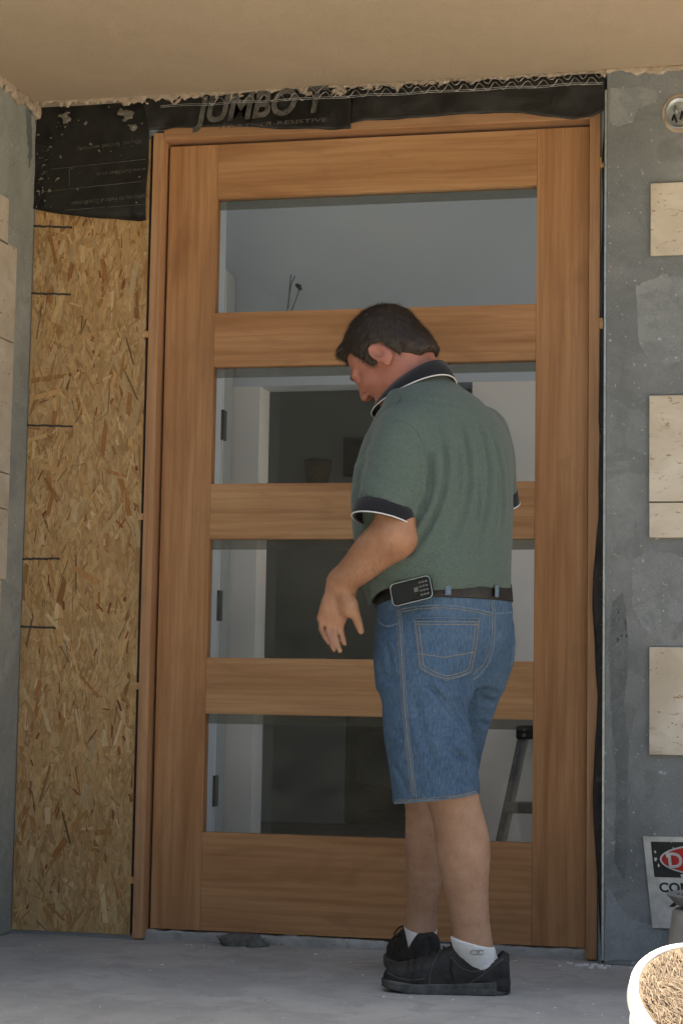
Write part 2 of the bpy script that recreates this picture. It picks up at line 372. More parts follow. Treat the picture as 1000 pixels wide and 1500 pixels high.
# ================================================================== SETTING
CZ = 2.565            # porch ceiling
YW = -0.030           # face of the sheathing (OSB / building paper)
YR = -0.105           # face of the cement render right of the door
XL = -0.432           # left porch wall
XB = 1.357            # corner bead
g = MB(); N = 40
xs = [-400+20*i for i in range(41)]
g.add([(x, y, -.5) for y in (-900,-60,-20,-3.6,14,60,900) for x in (-900,-60,-10,0,10,60,900)], [(r*7+c, r*7+c+1, r*7+c+8, r*7+c+7) for r in range(6) for c in range(6)])
tag(g.build('ground', 'ground_soil'), kind='structure')
def hill_h(x, y):
    r = min(1, max(0, -y-9.5)/15); return -.5+9.6*r+r*.5*math.sin(x*.13+1)*math.cos(y*.17)
hg = MB(); xs = [-120+8*i for i in range(31)]; ys = [-9.3-2.2*i for i in range(24)]
hg.add([(x, y, hill_h(x, y)+(.6*random.random() if y < -11 else -.1)) for y in ys for x in xs], [(r*31+c, r*31+c+1, r*31+c+32, r*31+c+31) for r in range(23) for c in range(30)])
plain('dark_hill', (.030,.030,.024), .95, var=.5, nscale=2.5, bump=.8)
tag(hg.build('added_hill', 'dark_hill', smooth=True), kind='structure')  # unseen dark hill, added behind the camera to keep glass reflections dark
tag(MB().box(XL-.9, 3.4, -3.3, .105, -.5, 0).build('porch_floor', 'concrete', bevel=.01), kind='structure')
tag(MB().box(-3.6, 1.9, .105, 6.6, -.5, -.004).build('interior_floor', 'inner_floor'), kind='structure')
tag(MB().box(XL-.9, 3.4, -.95, -.034, CZ, CZ+.30).build('porch_ceiling', 'ceiling_stucco'), kind='structure')
tag(MB().box(-4.5, 1.95, -.030, 7.0, 3.05, 3.25).build('roof', 'wall_white'), kind='structure')

# concrete upstand under the door, chipped along its edge
def sill_fn(P, c, r):
    d = np.maximum(np.abs(P[:,0]-.66)-.70, np.maximum(np.abs(P[:,1]-.045)-.062, P[:,2]-.026))
    d = smax(d, -(np.linalg.norm((P-np.array([.30,-.01,.03]))/np.array([1.6,1,1]), axis=1)-.022), .01)
    return d+.004*fbm(P, 26, 3, 3)+.003*fbm(P, 90, 5, 2)
sill = link('door_sill', sdf_mesh('door_sill', sill_fn, (-.10,-.05,-.03), (1.42,.13,.06), .006), 'concrete', smooth=True)
tag(sill, 'rough concrete sill strip on the floor under the wooden door', 'sill')
def lump_fn(c0, rr, seed):
    def f(P, c, r):
        q = np.abs((P-np.array(c0))/np.array(rr)); return ((q**3).sum(1)**(1/3)-1)*min(rr)+.006*fbm(P, 45, seed, 3)
    return f
c0 = onZ(340, 1385, .012); lm = link('mortar_lump', sdf_mesh('mortar_lump', lump_fn((c0[0], -.055, .012), (.070,.040,.022), 4), (c0[0]-.09,-.12,-.02), (c0[0]+.09,.0,.05), .004), 'mortar', smooth=True)
tag(lm, 'dark lump of dried mortar on the floor below the door', 'mortar')
deb = MB()
for i in range(110):
    if i < 34: x, y = 1.335+random.gauss(0,.045), -.15+random.gauss(0,.022)
    elif i < 60: x, y = random.uniform(.1,1.3), -.09-abs(random.gauss(0,.05))
    else: x, y = random.uniform(-.4,1.9), random.uniform(-1.3,-.1)
    s_ = random.uniform(.0008,.0024)*(1.8 if i < 34 else 1); a = random.uniform(0,3.1)
    deb.obox((x, y, s_*.5), (math.cos(a),math.sin(a),0), (-math.sin(a),math.cos(a),0), (0,0,1), s_*random.uniform(.7,2.2), s_, s_*.6)
tag(deb.build('plaster_crumbs', 'white_chip'), 'white plaster crumbs scattered over the grey porch floor', 'debris', kind='stuff')

# ---------------------------------------------------------------- walls around the porch
lw = empty('stucco_wall', (XL, -1.5, 0)); tag(lw, 'pale grey rendered side wall with tan stone tiles meeting the strand board', 'wall')
MB().box(XL-.9, XL, -3.0, -.026, 0, CZ-.002).build('render_coat', 'stucco_left', lw, bevel=.006)
ye = onX(24, 400, XL+.012)[1]
tiles = [(360, 503, 0), (503, 697, 0), (697, 749, 0), (749, 852, 0), (852, 1003, -.035)]
for a, b, dy in tiles:
    z1 = onX(20, a, XL+.012)[2]; z0 = onX(20, b, XL+.012)[2]
    MB().box(XL+.0015, XL+.014, ye+dy-.42, ye+dy, z0+.0015, z1-.0015).build('tile', 'travertine', lw, bevel=.0025)
z1 = onX(10, 290, XL+.012)[2]; z0 = onX(10, 360, XL+.012)[2]
MB().box(XL+.0015, XL+.014, ye-.47, ye-.075, z0+.001, z1).build('tile', 'travertine', lw, bevel=.0025)
rw = empty('stucco_wall', (2.3, YR, 0)); tag(rw, 'dark grey cement rendered wall with spaced stone tiles beside the door', 'wall')
MB().box(XB+.004, 3.4, YR, -.028, 0, CZ-.002).build('render_coat', 'stucco_grey', rw, bevel=.003)
for (x0, t, b) in ((952, 268, 375), (950, 579, 735), (950, 736, 788), (950, 947, 1106)):
    p1 = onY(x0, t, YR-.013); p0 = onY(x0, b, YR-.013)
    MB().box(p1[0], p1[0]+.305, YR-.014, YR-.0012, p0[2]+.001, p1[2]-.001).build('tile', 'travertine', rw, bevel=.0022)
MB().box(XB-.0015, XB+.0045, YR-.003, YR+.02, .012, CZ-.06).build('corner_bead', 'metal_galv', rw)
sp = MB()
for i in range(70):
    u = random.random()
    if u < .45: x, z = XB+.012+abs(random.gauss(0,.03)), random.uniform(.3,2.3)
    elif u < .7: x, z = XB+.06+random.gauss(0,.02), .98+random.gauss(0,.05)
    else: x, z = random.uniform(XB+.01, 1.62), random.uniform(.25,2.45)
    s_ = random.uniform(.0006,.0020); a = random.uniform(-.5,.5)+1.57
    sp.obox((x, YR-.0004, z), (math.cos(a),0,math.sin(a)), (0,1,0), (-math.sin(a),0,math.cos(a)), s_*random.uniform(.8,2.6), .0008, s_)
tag(sp.build('plaster_splatter', 'plaster_torn', rw), kind='stuff')
stucco('skim_light', (.255,.275,.28), (.19,.205,.21), (.31,.33,.335), 6, .4); stucco('skim_mid', (.235,.250,.252), (.165,.178,.18), (.30,.318,.318), 4, .5); stucco('skim_dark', (.150,.165,.165), (.11,.12,.12), (.20,.215,.215), 9, .5)
def skim(poly, plane, at_, parent, mat, th=.0012):
    pts = []
    for (a_, b_) in zip(poly, poly[1:]+poly[:1]):
        for k in range(8):
            u = k/8; px, py = a_[0]+(b_[0]-a_[0])*u+random.gauss(0,.5), a_[1]+(b_[1]-a_[1])*u+random.gauss(0,1.6); q = onY(px, py, at_) if plane == 'y' else onX(px, py, at_); pts.append(q)
    n = len(pts); off = np.array([0,-th,0]) if plane == 'y' else np.array([th,0,0]); mb = MB(); mb.add([q+off for q in pts]+[q-off*.5 for q in pts], [tuple(range(n))]+[(i, i+n, (i+1) % n+n, (i+1) % n) for i in range(n)]); return mb.build('skim_patch', mat, parent)
skim([(888,1298),(897,1310),(906,1328),(918,1342),(935,1350),(956,1356),(968,1364),(966,1404),(884,1408)], 'y', YR, rw, 'skim_light')
skim([(897,880),(912,868),(919,930),(918,985),(913,1030),(921,1090),(918,1150),(921,1215),(914,1290),(899,1262),(903,1150),(896,1060),(893,960)], 'y', YR, rw, 'skim_dark')
skim([(893,130),(930,126),(965,131),(960,150),(935,158),(925,178),(905,186),(893,180)], 'y', YR, rw, 'skim_mid', .0006)
skim([(925,820),(952,806),(990,812),(1030,830),(1020,900),(950,930),(925,890)], 'y', YR, rw, 'skim_mid', .0005)
skim([(930,420),(970,400),(1010,410),(1015,520),(960,545),(935,500)], 'y', YR, rw, 'skim_mid', .0004)
skim([(13,245),(28,235),(44,250),(46,290),(45,350),(29,342),(14,330)], 'x', XL, lw, 'stucco_left', .0014)
skim([(38,158),(46,162),(47,230),(43,246),(40,200)], 'x', XL, lw, 'skim_dark', .0010)
# round metal electrical box let into the render
bc = onY(994, 166, YR); eb = empty('electrical_box', bc); tag(eb, 'round galvanised electrical box set in the grey render near the ceiling', 'electrical box')
ring = lambda r, y, n=28: [(bc[0]+r*math.cos(2*math.pi*i/n), y, bc[2]+r*1.15*math.sin(2*math.pi*i/n)) for i in range(n)]
MB().loft([ring(.041, YR-.0015), ring(.0405, YR-.006), ring(.037, YR-.0065), ring(.035, YR-.0025), ring(.028,YR-.0018), ring(.002, YR-.0018)]).build('box_body', 'metal_galv', eb, smooth=True)
MB().loft([ring(.050, YR-.0006), ring(.046, YR-.005), ring(.041, YR-.004)]).build('plaster_collar', 'plaster_torn', eb, smooth=True)
for (dx, dz, cc) in ((-.016,.006,'metal_galv'), (.012,-.012,'metal_dark'), (-.02,-.02,'metal_dark')):
    MB().tube([(bc[0]+dx, YR-.001, bc[2]+dz), (bc[0]+dx*.7, YR-.014, bc[2]+dz+.012), (bc[0]+dx*.3, YR-.010, bc[2]+dz-.01)], .0035, 6).build('wire', cc, eb, smooth=True)

# ---------------------------------------------------------------- torn stucco edge and wire lath along the ceiling
def lip_edge(x): return CZ-.012-.010*np.clip((x-.2)/1.0, -1, 1)*0
def lip_fn(P, c, r):
    low = CZ-.016+.010*fbm(P*np.array([1,0,0]), 26, 2, 3)+.007*vnoise(P*np.array([1,0,0]), 110, 8)
    d = np.maximum(np.abs(P[:,1]+.094)-.0065, low-P[:,2])
    d = np.maximum(d, P[:,2]-CZ-.004)
    hole = (vnoise(P*np.array([1,0,1.0]), 46, 31)+.5*vnoise(P*np.array([1,0,1.0]), 105, 33))*.012
    thr = np.interp(P[:,0], [-.43,.0,.12,.55,.8,1.36], [.008,.006,.0030,.0004,-.0004,-.0010])
    d = np.maximum(d, np.where(P[:,2] < CZ-.005, hole-thr, -.02))
    return d+.0018*fbm(P, 110, 9, 2)
lip = link('torn_plaster', sdf_mesh('torn_plaster', lip_fn, (XL-.01,-.118,CZ-.055), (XB+.01,-.07,CZ+.006), .0034, relax=1, largest=True), 'plaster_torn', smooth=True)
tag(lip, 'ragged torn edge of tan ceiling plaster above the black building paper', 'plaster')
def lip2_fn(P, c, r):
    low = CZ-.028+.014*fbm(P*np.array([0,1,0]), 30, 12, 3)
    d = np.maximum(np.abs(P[:,0]-XL-.008)-.008, low-P[:,2]); d = np.maximum(d, P[:,2]-CZ-.003); return d+.005*fbm(P, 60, 19, 3)
lip2 = link('torn_plaster', sdf_mesh('torn_plaster', lip2_fn, (XL-.01,-1.2,CZ-.06), (XL+.03,-.03,CZ+.006), .0055, largest=True), 'plaster_torn', smooth=True)
tag(lip2, 'rough plaster edge along the top of the side wall', 'plaster')
def lip3_fn(P, c, r):
    low = CZ-.016+.014*fbm(P*np.array([1,0,0]), 26, 42, 3)
    d = np.maximum(np.abs(P[:,1]-YR+.004)-.006, low-P[:,2]); d = np.maximum(d, P[:,2]-CZ-.003); return d+.004*fbm(P, 60, 49, 3)
lip3 = link('torn_plaster', sdf_mesh('torn_plaster', lip3_fn, (XB,YR-.02,CZ-.05), (2.0,YR+.01,CZ+.006), .0055, largest=True), 'plaster_torn', smooth=True)
tag(lip3, 'rough plaster edge above the grey wall with stone tiles', 'plaster')
lath = MB(); x = .12; pts = []
def zz(x0, x1, z0, amp, per, y, r=.0011):
    n = int((x1-x0)/per*8); return [(x0+(x1-x0)*i/n, y+.003*math.sin(i*1.7), z0+amp*math.cos(2*math.pi*(x0+(x1-x0)*i/n)/per)+random.gauss(0,.0008)) for i in range(n+1)]
lath.tube(zz(.14, 1.34, CZ-.030, .011, .047, -.104), .0012, 4)
lath.tube(zz(.42, 1.35, CZ-.013, .010, .047, -.109), .0012, 4)
for dz in (.036, .041): lath.tube([(.0+1.35*i/60, -.106+.002*math.sin(i), CZ-dz+.0015*math.sin(i*.7)) for i in range(61)], .0007, 4)
lo_ = lath.build('wire_lath', 'metal_wire'); tag(lo_, 'bent wire lath poking out below the torn plaster over the door', 'wire mesh')

# ---------------------------------------------------------------- building paper
def sheet(name, top, bot, y, parent=None, wr=.004, nx=90, nz=14, seed=1, mat='membrane', fold=None):
    """top / bot: photo polylines on the plane y; a wrinkled sheet of paper between them"""
    T = np.array([onY(px, py, y)[[0,2]] for px, py in top]); B = np.array([onY(px, py, y)[[0,2]] for px, py in bot])
    t = np.linspace(0, 1, nx); tx = lambda A: np.stack([np.interp(t, np.linspace(0,1,len(A)), A[:,k]) for k in (0,1)], 1)
    T, B = tx(T), tx(B); rows = []
    for j in range(nz):
        s = j/(nz-1); q = T*(1-s)+B*s; P = np.stack([q[:,0], np.full(nx, y), q[:,1]], 1)
        P[:,1] += wr*(fbm(P, 11, seed, 3)-.7)*(.4+.6*s); rows.append(P)
    mb = MB(); mb.loft([list(r) for r in rows], closed_ring=False); return mb.build(name, mat, parent, smooth=True, solid=.0012)
bp = sheet('building_paper', [(49,140),(130,138),(222,134)], [(49,306),(60,309),(90,314),(130,319),(170,321),(205,324),(214,322)], YW-.006, wr=.009, seed=4)
tag(bp, 'black building paper with upside down print above the strand board', 'building paper')
yp = YW-.0185
def prt(txt, px, py, size, parent, y, flip=False, width=None, slope=0, **kw):
    o_ = onY(px, py, y); ax = np.array([math.cos(slope),0,math.sin(slope)]); ay = np.array([-math.sin(slope),0,math.cos(slope)])
    if flip: ax, ay = -ax, -ay
    return text_mesh(txt, size, 'membrane_print', parent, o_, ax, ay, width=width, **kw)
prt('10-year limited warranty', 208, 204, .020, bp, yp, True, .215, .075)
prt('www.fortifiber.com', 214, 245, .019, bp, yp, True, .160, .06)
prt('conforms to Federal Specification', 216, 284, .020, bp, yp, True, .250, .06)
ln = MB()
for (a, b) in (((75,248),(214,233)), ((62,281),(214,265)), ((95,308),(214,299)), ((102,246),(102,277))):
    pa, pb = onY(*a, yp), onY(*b, yp); d_ = (pb-pa)/np.linalg.norm(pb-pa); ln.obox((pa+pb)/2, d_, (0,1,0), np.cross(d_, (0,1,0)), np.linalg.norm(pb-pa)/2, .0003, .0009)
tag(ln.build('printed_lines', 'membrane_print', bp), kind='stuff')
dd = MB()
for i in range(190):
    if i % 3 == 0: continue
    if i < 110: px, py = 62+random.gauss(0,13), 262+random.gauss(0,32)
    elif i < 150: px, py = random.choice([(97,175),(186,180),(118,196),(140,205)])[0]+random.gauss(0,6), 178+random.gauss(0,9)
    else: px, py = random.uniform(52,210), random.uniform(150,312)
    if not (51 < px < 212 and 142 < py < 305): continue
    c_ = onY(px, py, yp); s_ = .0004+.0030*random.random()**3; a = random.uniform(0,3.1)
    dd.obox(c_, (math.cos(a),0,math.sin(a)), (0,1,0), (-math.sin(a),0,math.cos(a)), s_*random.uniform(.8,2), .0012, s_)
tag(dd.build('plaster_splatter', 'smear', bp), kind='stuff')
def blob_fn(cen, rx, rz, seed):
    def f(P, c, r):
        q = (P-np.array(cen))/np.array([rx,.004,rz]); return (np.linalg.norm(q, axis=1)-1)*.004+.0035*fbm(P*np.array([1,0,1]), 60, seed, 3)
    return f
for (px, py, rx, rz, sd_) in ((97,172,.016,.020,3), (184,170,.019,.015,7), (194,186,.013,.016,9)):
    c_ = onY(px, py, yp); link('plaster_smear', sdf_mesh('plaster_smear', blob_fn(c_, rx, rz, sd_), c_-np.array([rx*1.7,.014,rz*1.7]), c_+np.array([rx*1.7,.014,rz*1.7]), .003), 'smear', bp, smooth=True)
yj = -.082
bj = sheet('building_paper', [(206,132),(300,128),(400,124),(514,122)], [(216,191),(255,188),(300,189),(340,187),(380,188),(430,191),(480,191),(515,190)], yj, wr=.011, seed=8)
tag(bj, 'black paper flap with large grey lettering hanging over the door head', 'building paper')
prt('JUMBO T', 288, 180, .112, bj, yj-.020, False, .43, .045, shear=.26, offset=.0035)
prt('WEATHER-RESISTIVE', 318, 189, .0165, bj, yj-.020, False, .345, .02, shear=.1)
br = sheet('building_paper', [(513,120),(650,114),(780,110),(887,106)], [(513,182),(560,176),(610,173),(660,170),(720,166),(760,167),(800,173),(840,175),(868,171),(887,160)], -.078, wr=.011, seed=14)
tag(br, 'plain black paper strip with wavy lower edge along the door head', 'building paper')
vl = [(884,150),(884,190),(881,235),(882,300),(880,380),(880,460),(878,520),(877,580),(876,615),(879,640),(876,700),(876,760),(872,800),(868,850),(867,890),(870,930),(872,980),(875,1020),(873,1060),(870,1110),(868,1160),(869,1200),(872,1250),(876,1300),(877,1350),(880,1400),(882,1412)]
vr = [(888.5-6.2*i/26, 150+1262*i/26) for i in range(27)]
def vsheet():
    y = -.060; A = np.array([onY(a, b, y) for a, b in vl]); B = np.array([onY(a, b, y) for a, b in vr]); t = np.linspace(0,1,160); ti = np.linspace(0,1,len(A))
    A = np.stack([np.interp(t, ti, A[:,k]) for k in range(3)], 1); B = np.stack([np.interp(t, ti, B[:,k]) for k in range(3)], 1); B[:,0] = XB+.003
    rows = []
    for j in range(8):
        s = j/7; P = A*(1-s)+B*s; P[:,1] += -.004+.010*fbm(P, 13, 21, 3)*(1-.5*s)+.016*s*0; rows.append(list(P))
    return MB().loft(rows, closed_ring=False).build('building_paper', 'membrane', smooth=True, solid=.0012)
bv = vsheet(); tag(bv, 'crumpled black paper strip between the right jamb and grey wall', 'building paper')
ln = MB()
for py in (878, 915, 951, 978, 1076, 1160, 1206, 1247, 628):
    pa, pb = onY(877, py, -.072), onY(885, py, -.072); ln.obox((pa+pb)/2, (1,0,0), (0,1,0), (0,0,1), .0075, .0003, .0010)
tag(ln.build('printed_lines', 'membrane_print', bv), kind='stuff')
prt('AE', 875.5, 851, .020, bv, -.073, False, .016); prt('IS', 878, 730, .018, bv, -.073, False, .010); prt('8A', 872.5, 1145, .020, bv, -.073, False, .017)

# ---------------------------------------------------------------- oriented strand board
ob = empty('strand_board', (-.25, YW, 0)); tag(ob, 'golden oriented strand board panel between side wall and door frame', 'wood panel')
x0, x1, zt = XL+.002, -.0535, 2.45
pn = NM('osb_base'); v = pn.coord((1,1,.45)); a = pn.noise(v, 40, 6, .6, 1.2); pn.base(pn.ramp(a, [(.3,(.26,.145,.055)), (.5,(.44,.28,.125)), (.7,(.56,.39,.20))])).rough(.75); MAT['osb_base'] = pn.m
MB().box(x0, x1, YW, YW+.018, .012, zt).build('board', 'osb_base', ob)
fm = NM('osb_flake'); at = fm.n('Attribute', attribute_name='Col'); v = fm.coord((1,1,.16)); a = fm.noise(v, 260, 4, .6); c = fm.mix(.5, at.outputs['Color'], fm.mix(1, at.outputs['Color'], fm.ramp(a, [(.3,(.55,.50,.42)), (.7,(1.25,1.25,1.25))]), 'MULTIPLY')); fm.base(c).rough(.62).bump(a, .15, .0005); fm.b.inputs['Specular IOR Level'].default_value = .35; MAT['osb_flake'] = fm.m
flakes = []
pal = [(.56,.365,.165),(.52,.32,.135),(.47,.27,.105),(.59,.41,.21),(.42,.22,.08),(.55,.345,.15),(.62,.45,.25),(.36,.17,.055),(.50,.31,.14),(.55,.375,.18)]
for i in range(3400):
    big = i % 6 == 0 and i > 900
    L_ = random.uniform(.045,.125) if big else random.uniform(.010,.060); W_ = random.uniform(.008,.024) if big else random.uniform(.0018,.010)
    a = math.pi/2+(random.gauss(0,.33) if random.random() < .82 else random.uniform(-1.5,1.5))
    x = random.uniform(x0, x1); z = random.uniform(.012, zt); c_ = random.choice(pal) if big else random.choice([(.50,.32,.145),(.46,.28,.12),(.54,.36,.175),(.42,.24,.095),(.58,.41,.22),(.48,.30,.14)])
    if random.random() < .035: c_ = (.27,.085,.03); L_ = random.uniform(.012,.045); W_ = random.uniform(.005,.010)
    if random.random() < .05: c_ = (.17,.10,.05); W_ *= .35
    k = random.uniform(.66,1.06); c_ = tuple(q*k for q in c_)
    poly = [(-L_/2,-W_/2*random.uniform(.5,1)), (L_/2*random.uniform(.6,1),-W_/2*random.uniform(.6,1)), (L_/2,W_/2*random.uniform(.2,1)), (-L_/2*random.uniform(.6,1.1),W_/2*random.uniform(.5,1))]
    P = [(x+p*math.cos(a)-q*math.sin(a), z+p*math.sin(a)+q*math.cos(a)) for p, q in poly]
    P = [(min(max(p, x0+.0003), x1-.0003), min(max(q, .0125), zt)) for p, q in P]
    flakes.append((L_*W_, P, c_, .0002+.0011*(i/3400)+random.uniform(0,.0001)))
order = sorted(range(len(flakes)), key=lambda i: -flakes[i][0]); top = set(order[:250])
def flake_mesh(items, name):
    vs, fs, cs = [], [], []
    for _, P, c_, h in items:
        k = len(vs); n = len(P); vs += [(p, YW-h, q) for p, q in P]+[(p, YW+.001, q) for p, q in P]
        fs.append(tuple(range(k, k+n))); fs += [(k+j, k+n+j, k+n+(j+1) % n, k+(j+1) % n) for j in range(n)]; cs += [c_]*(2*n)
    me = bpy.data.meshes.new(name); me.from_pydata(vs, [], fs); at_ = me.color_attributes.new('Col', 'FLOAT_COLOR', 'POINT'); at_.data.foreach_set('color', np.array([(*c_, 1) for c_ in cs], np.float32).ravel()); me.update(); return me
tag(link('wood_flakes', flake_mesh([flakes[i] for i in range(len(flakes)) if i not in top], 'wood_flakes'), 'osb_flake', ob), kind='stuff')
for i in sorted(top): link('wood_flake', flake_mesh([flakes[i]], 'wood_flake'), 'osb_flake', ob)
for (pa, pb, py) in ((49,106,331),(46,104,430),(38,107,623),(33,88,819),(29,82,918)):
    A, B = onY(pa, py, YW-.002), onY(pb, py+random.uniform(-2,2), YW-.002); mb = MB(); n = 14
    up = [(A[0]+(B[0]-A[0])*i/n, A[2]+(B[2]-A[2])*i/n+.0035*(1-.3*i/n)+random.uniform(-.001,.001)) for i in range(n+1)]; dn = [(x_, z_-.0065+random.uniform(-.0008,.0008)) for x_, z_ in up]
    prism(up+dn[::-1], YW-.0022, YW-.0014).build('pencil_mark', 'pencil', ob)

# ---------------------------------------------------------------- door frame
fr = empty('door_frame', (.65, -.05, 0)); tag(fr, 'new reddish wooden door frame set in the rough opening', 'door frame')
JF = -.048                                         # front edge of the jambs
MB().box(-.040, -.008, JF, .12, .004, 2.462).build('jamb', 'frame_wood_v', fr, bevel=.002)
MB().box(1.306, 1.338, JF, .12, .004, 2.462).build('jamb', 'frame_wood_v', fr, bevel=.002)
MB().box(-.0075, 1.3055, JF+.001, .12, 2.440, 2.478).build('head_jamb', 'frame_wood_h', fr, bevel=.002)
for (x0_, x1_) in ((-.0078,.010), (1.292,1.3058)): MB().box(x0_, x1_, .052, .075, .03, 2.4398).build('door_stop', 'frame_wood_v', fr, bevel=.001)
MB().box(-.0530, -.0402, -.026, .02, .02, 2.46).build('gap_shade_strip', 'membrane', fr)  # dark strip put in as the shade of the gap beside the jamb
for py in (490, 757, 1005, 1290):
    p_ = onY(208, py, YW); MB().box(-.0400, -.0402+.0, YW-.004, YW, p_[2], p_[2]+.001) if False else None
    MB().box(-.062, -.041, YW-.006, YW+.014, p_[2]-.010, p_[2]+.010).build('shim', 'shim_wood', fr, bevel=.001)
for py in (240, 475):
    p_ = onY(884, py, -.05); MB().box(1.339, 1.350, -.068, -.03, p_[2]-.016, p_[2]+.016).build('shim', 'shim_wood', fr, bevel=.002)

# ---------------------------------------------------------------- door leaf
dr = empty('entry_door', (.65, .02, .03)); tag(dr, 'tall wooden entry door with four wide glass panes', 'door')
zs = [2.43, 2.259, 1.900, 1.732, 1.371, 1.202, .843, .674, .320, .030]; XS0, XS1, W_D = .156, 1.146, 1.301
MB().box(0, XS0, 0, .044, .030, 2.430).build('stile', 'door_wood_v', dr, bevel=.0012)
MB().box(XS1, W_D, 0, .044, .030, 2.430).build('stile', 'door_wood_v', dr, bevel=.0012)
for i in range(0, 10, 2): MB().box(XS0+.0004, XS1-.0004, .0006, .0434, zs[i+1], zs[i]-.0003*(i == 0)).build('rail', 'door_wood_h', dr, bevel=.0012)
for i in range(1, 9, 2):
    gp = MB().box(XS0-.004, XS1+.004, .018, .030, zs[i+1]-.004, zs[i]+.004).build('glass_pane', 'pane_glass', dr)
    MB().box(XS0-.003, XS1+.003, .0306, .0316, zs[i]-.030, zs[i]+.003).build('dark_top_strip', 'pane_strip', gp)  # added translucent strip standing in for the dark band across the pane top

# ---------------------------------------------------------------- inside the house
XA = onY(325, 620, .70)[0]; yd = .70
while onY(339, 620, yd)[0] > XA: yd += .01
YB = yd+.02
li = MB().box(-.50, XA, .122, .70, 0, 3.05); tag(li.build('interior_wall', 'wall_white'), kind='structure')
idr = empty('interior_door', (XA-.02, .9, 0)); tag(idr, 'grey painted interior door with black hinges behind the glass', 'door')
MB().box(XA-.040, XA-.0006, .7060, YB-.004, .01, 2.2).build('door_slab', 'door_paint', idr, bevel=.002)
MB().box(XA-.010, XA+.004, .7002, .7056, .01, 2.2).build('jamb_edge', 'trim_white', idr)
for py in (622, 888, 1157):
    p_ = onX(324, py, XA); MB().box(XA-.004, XA+.0095, .690, .730, p_[2]-.052, p_[2]+.052).build('hinge', 'metal_dark', idr, bevel=.002)
xp0 = onY(338, 620, YB)[0]; xp1 = onY(380, 620, YB)[0]; zh = onY(420, 565, YB)[2]; xo1 = onY(690, 700, YB)[0]
tag(MB().box(-3.2, xp1, YB, YB+.13, 0, zh).build('interior_wall', 'trim_white'), kind='structure')
tag(MB().box(-3.2, 1.75, YB, YB+.13, zh+.0005, 3.05).build('interior_wall', 'wall_white'), kind='structure')
tag(MB().box(xo1, 1.75, YB+.0005, YB+.1305, 0, zh).build('interior_wall', 'trim_white'), kind='structure')  # painted whiter to make up for the weak grazing light on this piece
tag(MB().box(-.50, XA-.05, .7002, YB-.0005, 0, 3.05).build('interior_wall', 'wall_white'), kind='structure')
# entry: front wall right and above the door, right wall with an unseen opening added for daylight
tag(MB().box(1.3385, 1.75, -.0275, .12, -.004, 3.05).build('interior_wall', 'wall_white'), kind='structure')
tag(MB().box(-2.2, 1.338, -.0095, .12, 2.4785, 3.05).build('interior_wall', 'wall_white'), kind='structure')
tag(MB().box(-2.2, -.0405, -.0115, .1198, 0, 2.478).build('interior_wall', 'wall_white'), kind='structure')
XR = 1.5
for (a0, a1, b0, b1) in ((.1205, YB-.0005, -.004, .10), (.1205, YB-.0005, 2.5, 3.05)):
    tag(MB().box(XR, XR+.15, a0, a1, b0, b1).build('interior_wall', 'wall_white'), kind='structure')
# living room behind the opening
YC = 5.4
xf0 = onY(505, 1100, YC)[0]; zf = onY(530, 1052, YC)[2]; xf1 = xf0+1.3
tag(MB().box(-3.4, xf0, YC, YC+.5, -.004, 3.05).build('interior_wall', 'wall_room'), kind='structure')
tag(MB().box(xf0+.0004, 1.75, YC, YC+.5, zf+.12, 3.05).build('interior_wall', 'wall_room'), kind='structure')
tag(MB().box(xf1, 1.75, YC+.0004, YC+.5, -.004, zf+.1195).build('interior_wall', 'wall_room'), kind='structure')
tag(MB().box(-3.4, -3.2, YB, 5.4, -.004, 3.05).build('interior_wall', 'wall_room'), kind='structure')
tag(MB().box(xf0-.1, xf1+.1, YC+.502, YC+.6, -.004, 2.0).build('interior_wall', 'soot'), kind='structure')
for (a0, a1, b0, b1) in ((YB+.1308, 5.9, -.004, 1.0), (YB+.1308, 5.9, 1.22, 3.05)):  # unseen slot left between these walls, added to let a little daylight in
    tag(MB().box(1.7505, 1.89, a0, a1, b0, b1).build('interior_wall', 'wall_room'), kind='structure')
fp = empty('fireplace', ((xf0+xf1)/2, YC, 0)); tag(fp, 'unlit black fireplace recess seen low through the bottom pane', 'fireplace')
MB().box(xf0+.001, xf1-.001, YC+.01, YC+.49, 0, .04).build('hearth', 'soot', fp)
MB().box(xf0+.001, xf0+.03, YC+.01, YC+.49, .041, zf+.11).build('firebox_side', 'soot', fp)
MB().box(xf0+.031, xf1-.001, YC+.01, YC+.49, zf+.02, zf+.11).build('lintel', 'soot', fp)
bo = [onY(px, py, YC+.2) for px, py in ((522,1080),(532,1073),(600,1073),(598,1160),(560,1152),(519,1146),(517,1120))]
b_ = prism([(q[0], q[2]) for q in bo], YC+.2, YC+.22).build('fire_board', 'board_grey'); tag(b_, 'grey board standing inside the black fireplace', 'board')
t0 = onY(504, 641, YC-.04); t1 = onY(600, 697, YC-.04)
tv = MB().box(t0[0], t1[0], YC-.06, YC-.0005, t1[2], t0[2]); b_ = tv.build('television', 'black_plastic', bevel=.006); tag(b_, 'black flat screen on the far room wall beside the man', 'television')
s0 = onY(446, 675, YC); s1 = onY(486, 675, YC); sc_ = (s1[0]-s0[0])/2; cx_ = (s0[0]+s1[0])/2; rings = []
for zz_, k in ((s0[2]-.22,.45), (s0[2]-.15,.68), (s0[2]-.05,.92), (s0[2],1.0), (s0[2]+.002,.93), (s0[2]-.05,.86)): rings.append([(cx_+sc_*k*math.cos(a_), YC-.0008-.10*k*math.sin(a_), zz_) for a_ in np.linspace(0, math.pi, 16)])
b_ = MB().loft(rings, closed_ring=False).build('wall_sconce', 'sconce_clay', smooth=True, solid=.004); tag(b_, 'half bowl clay wall light on the far room wall', 'wall light')
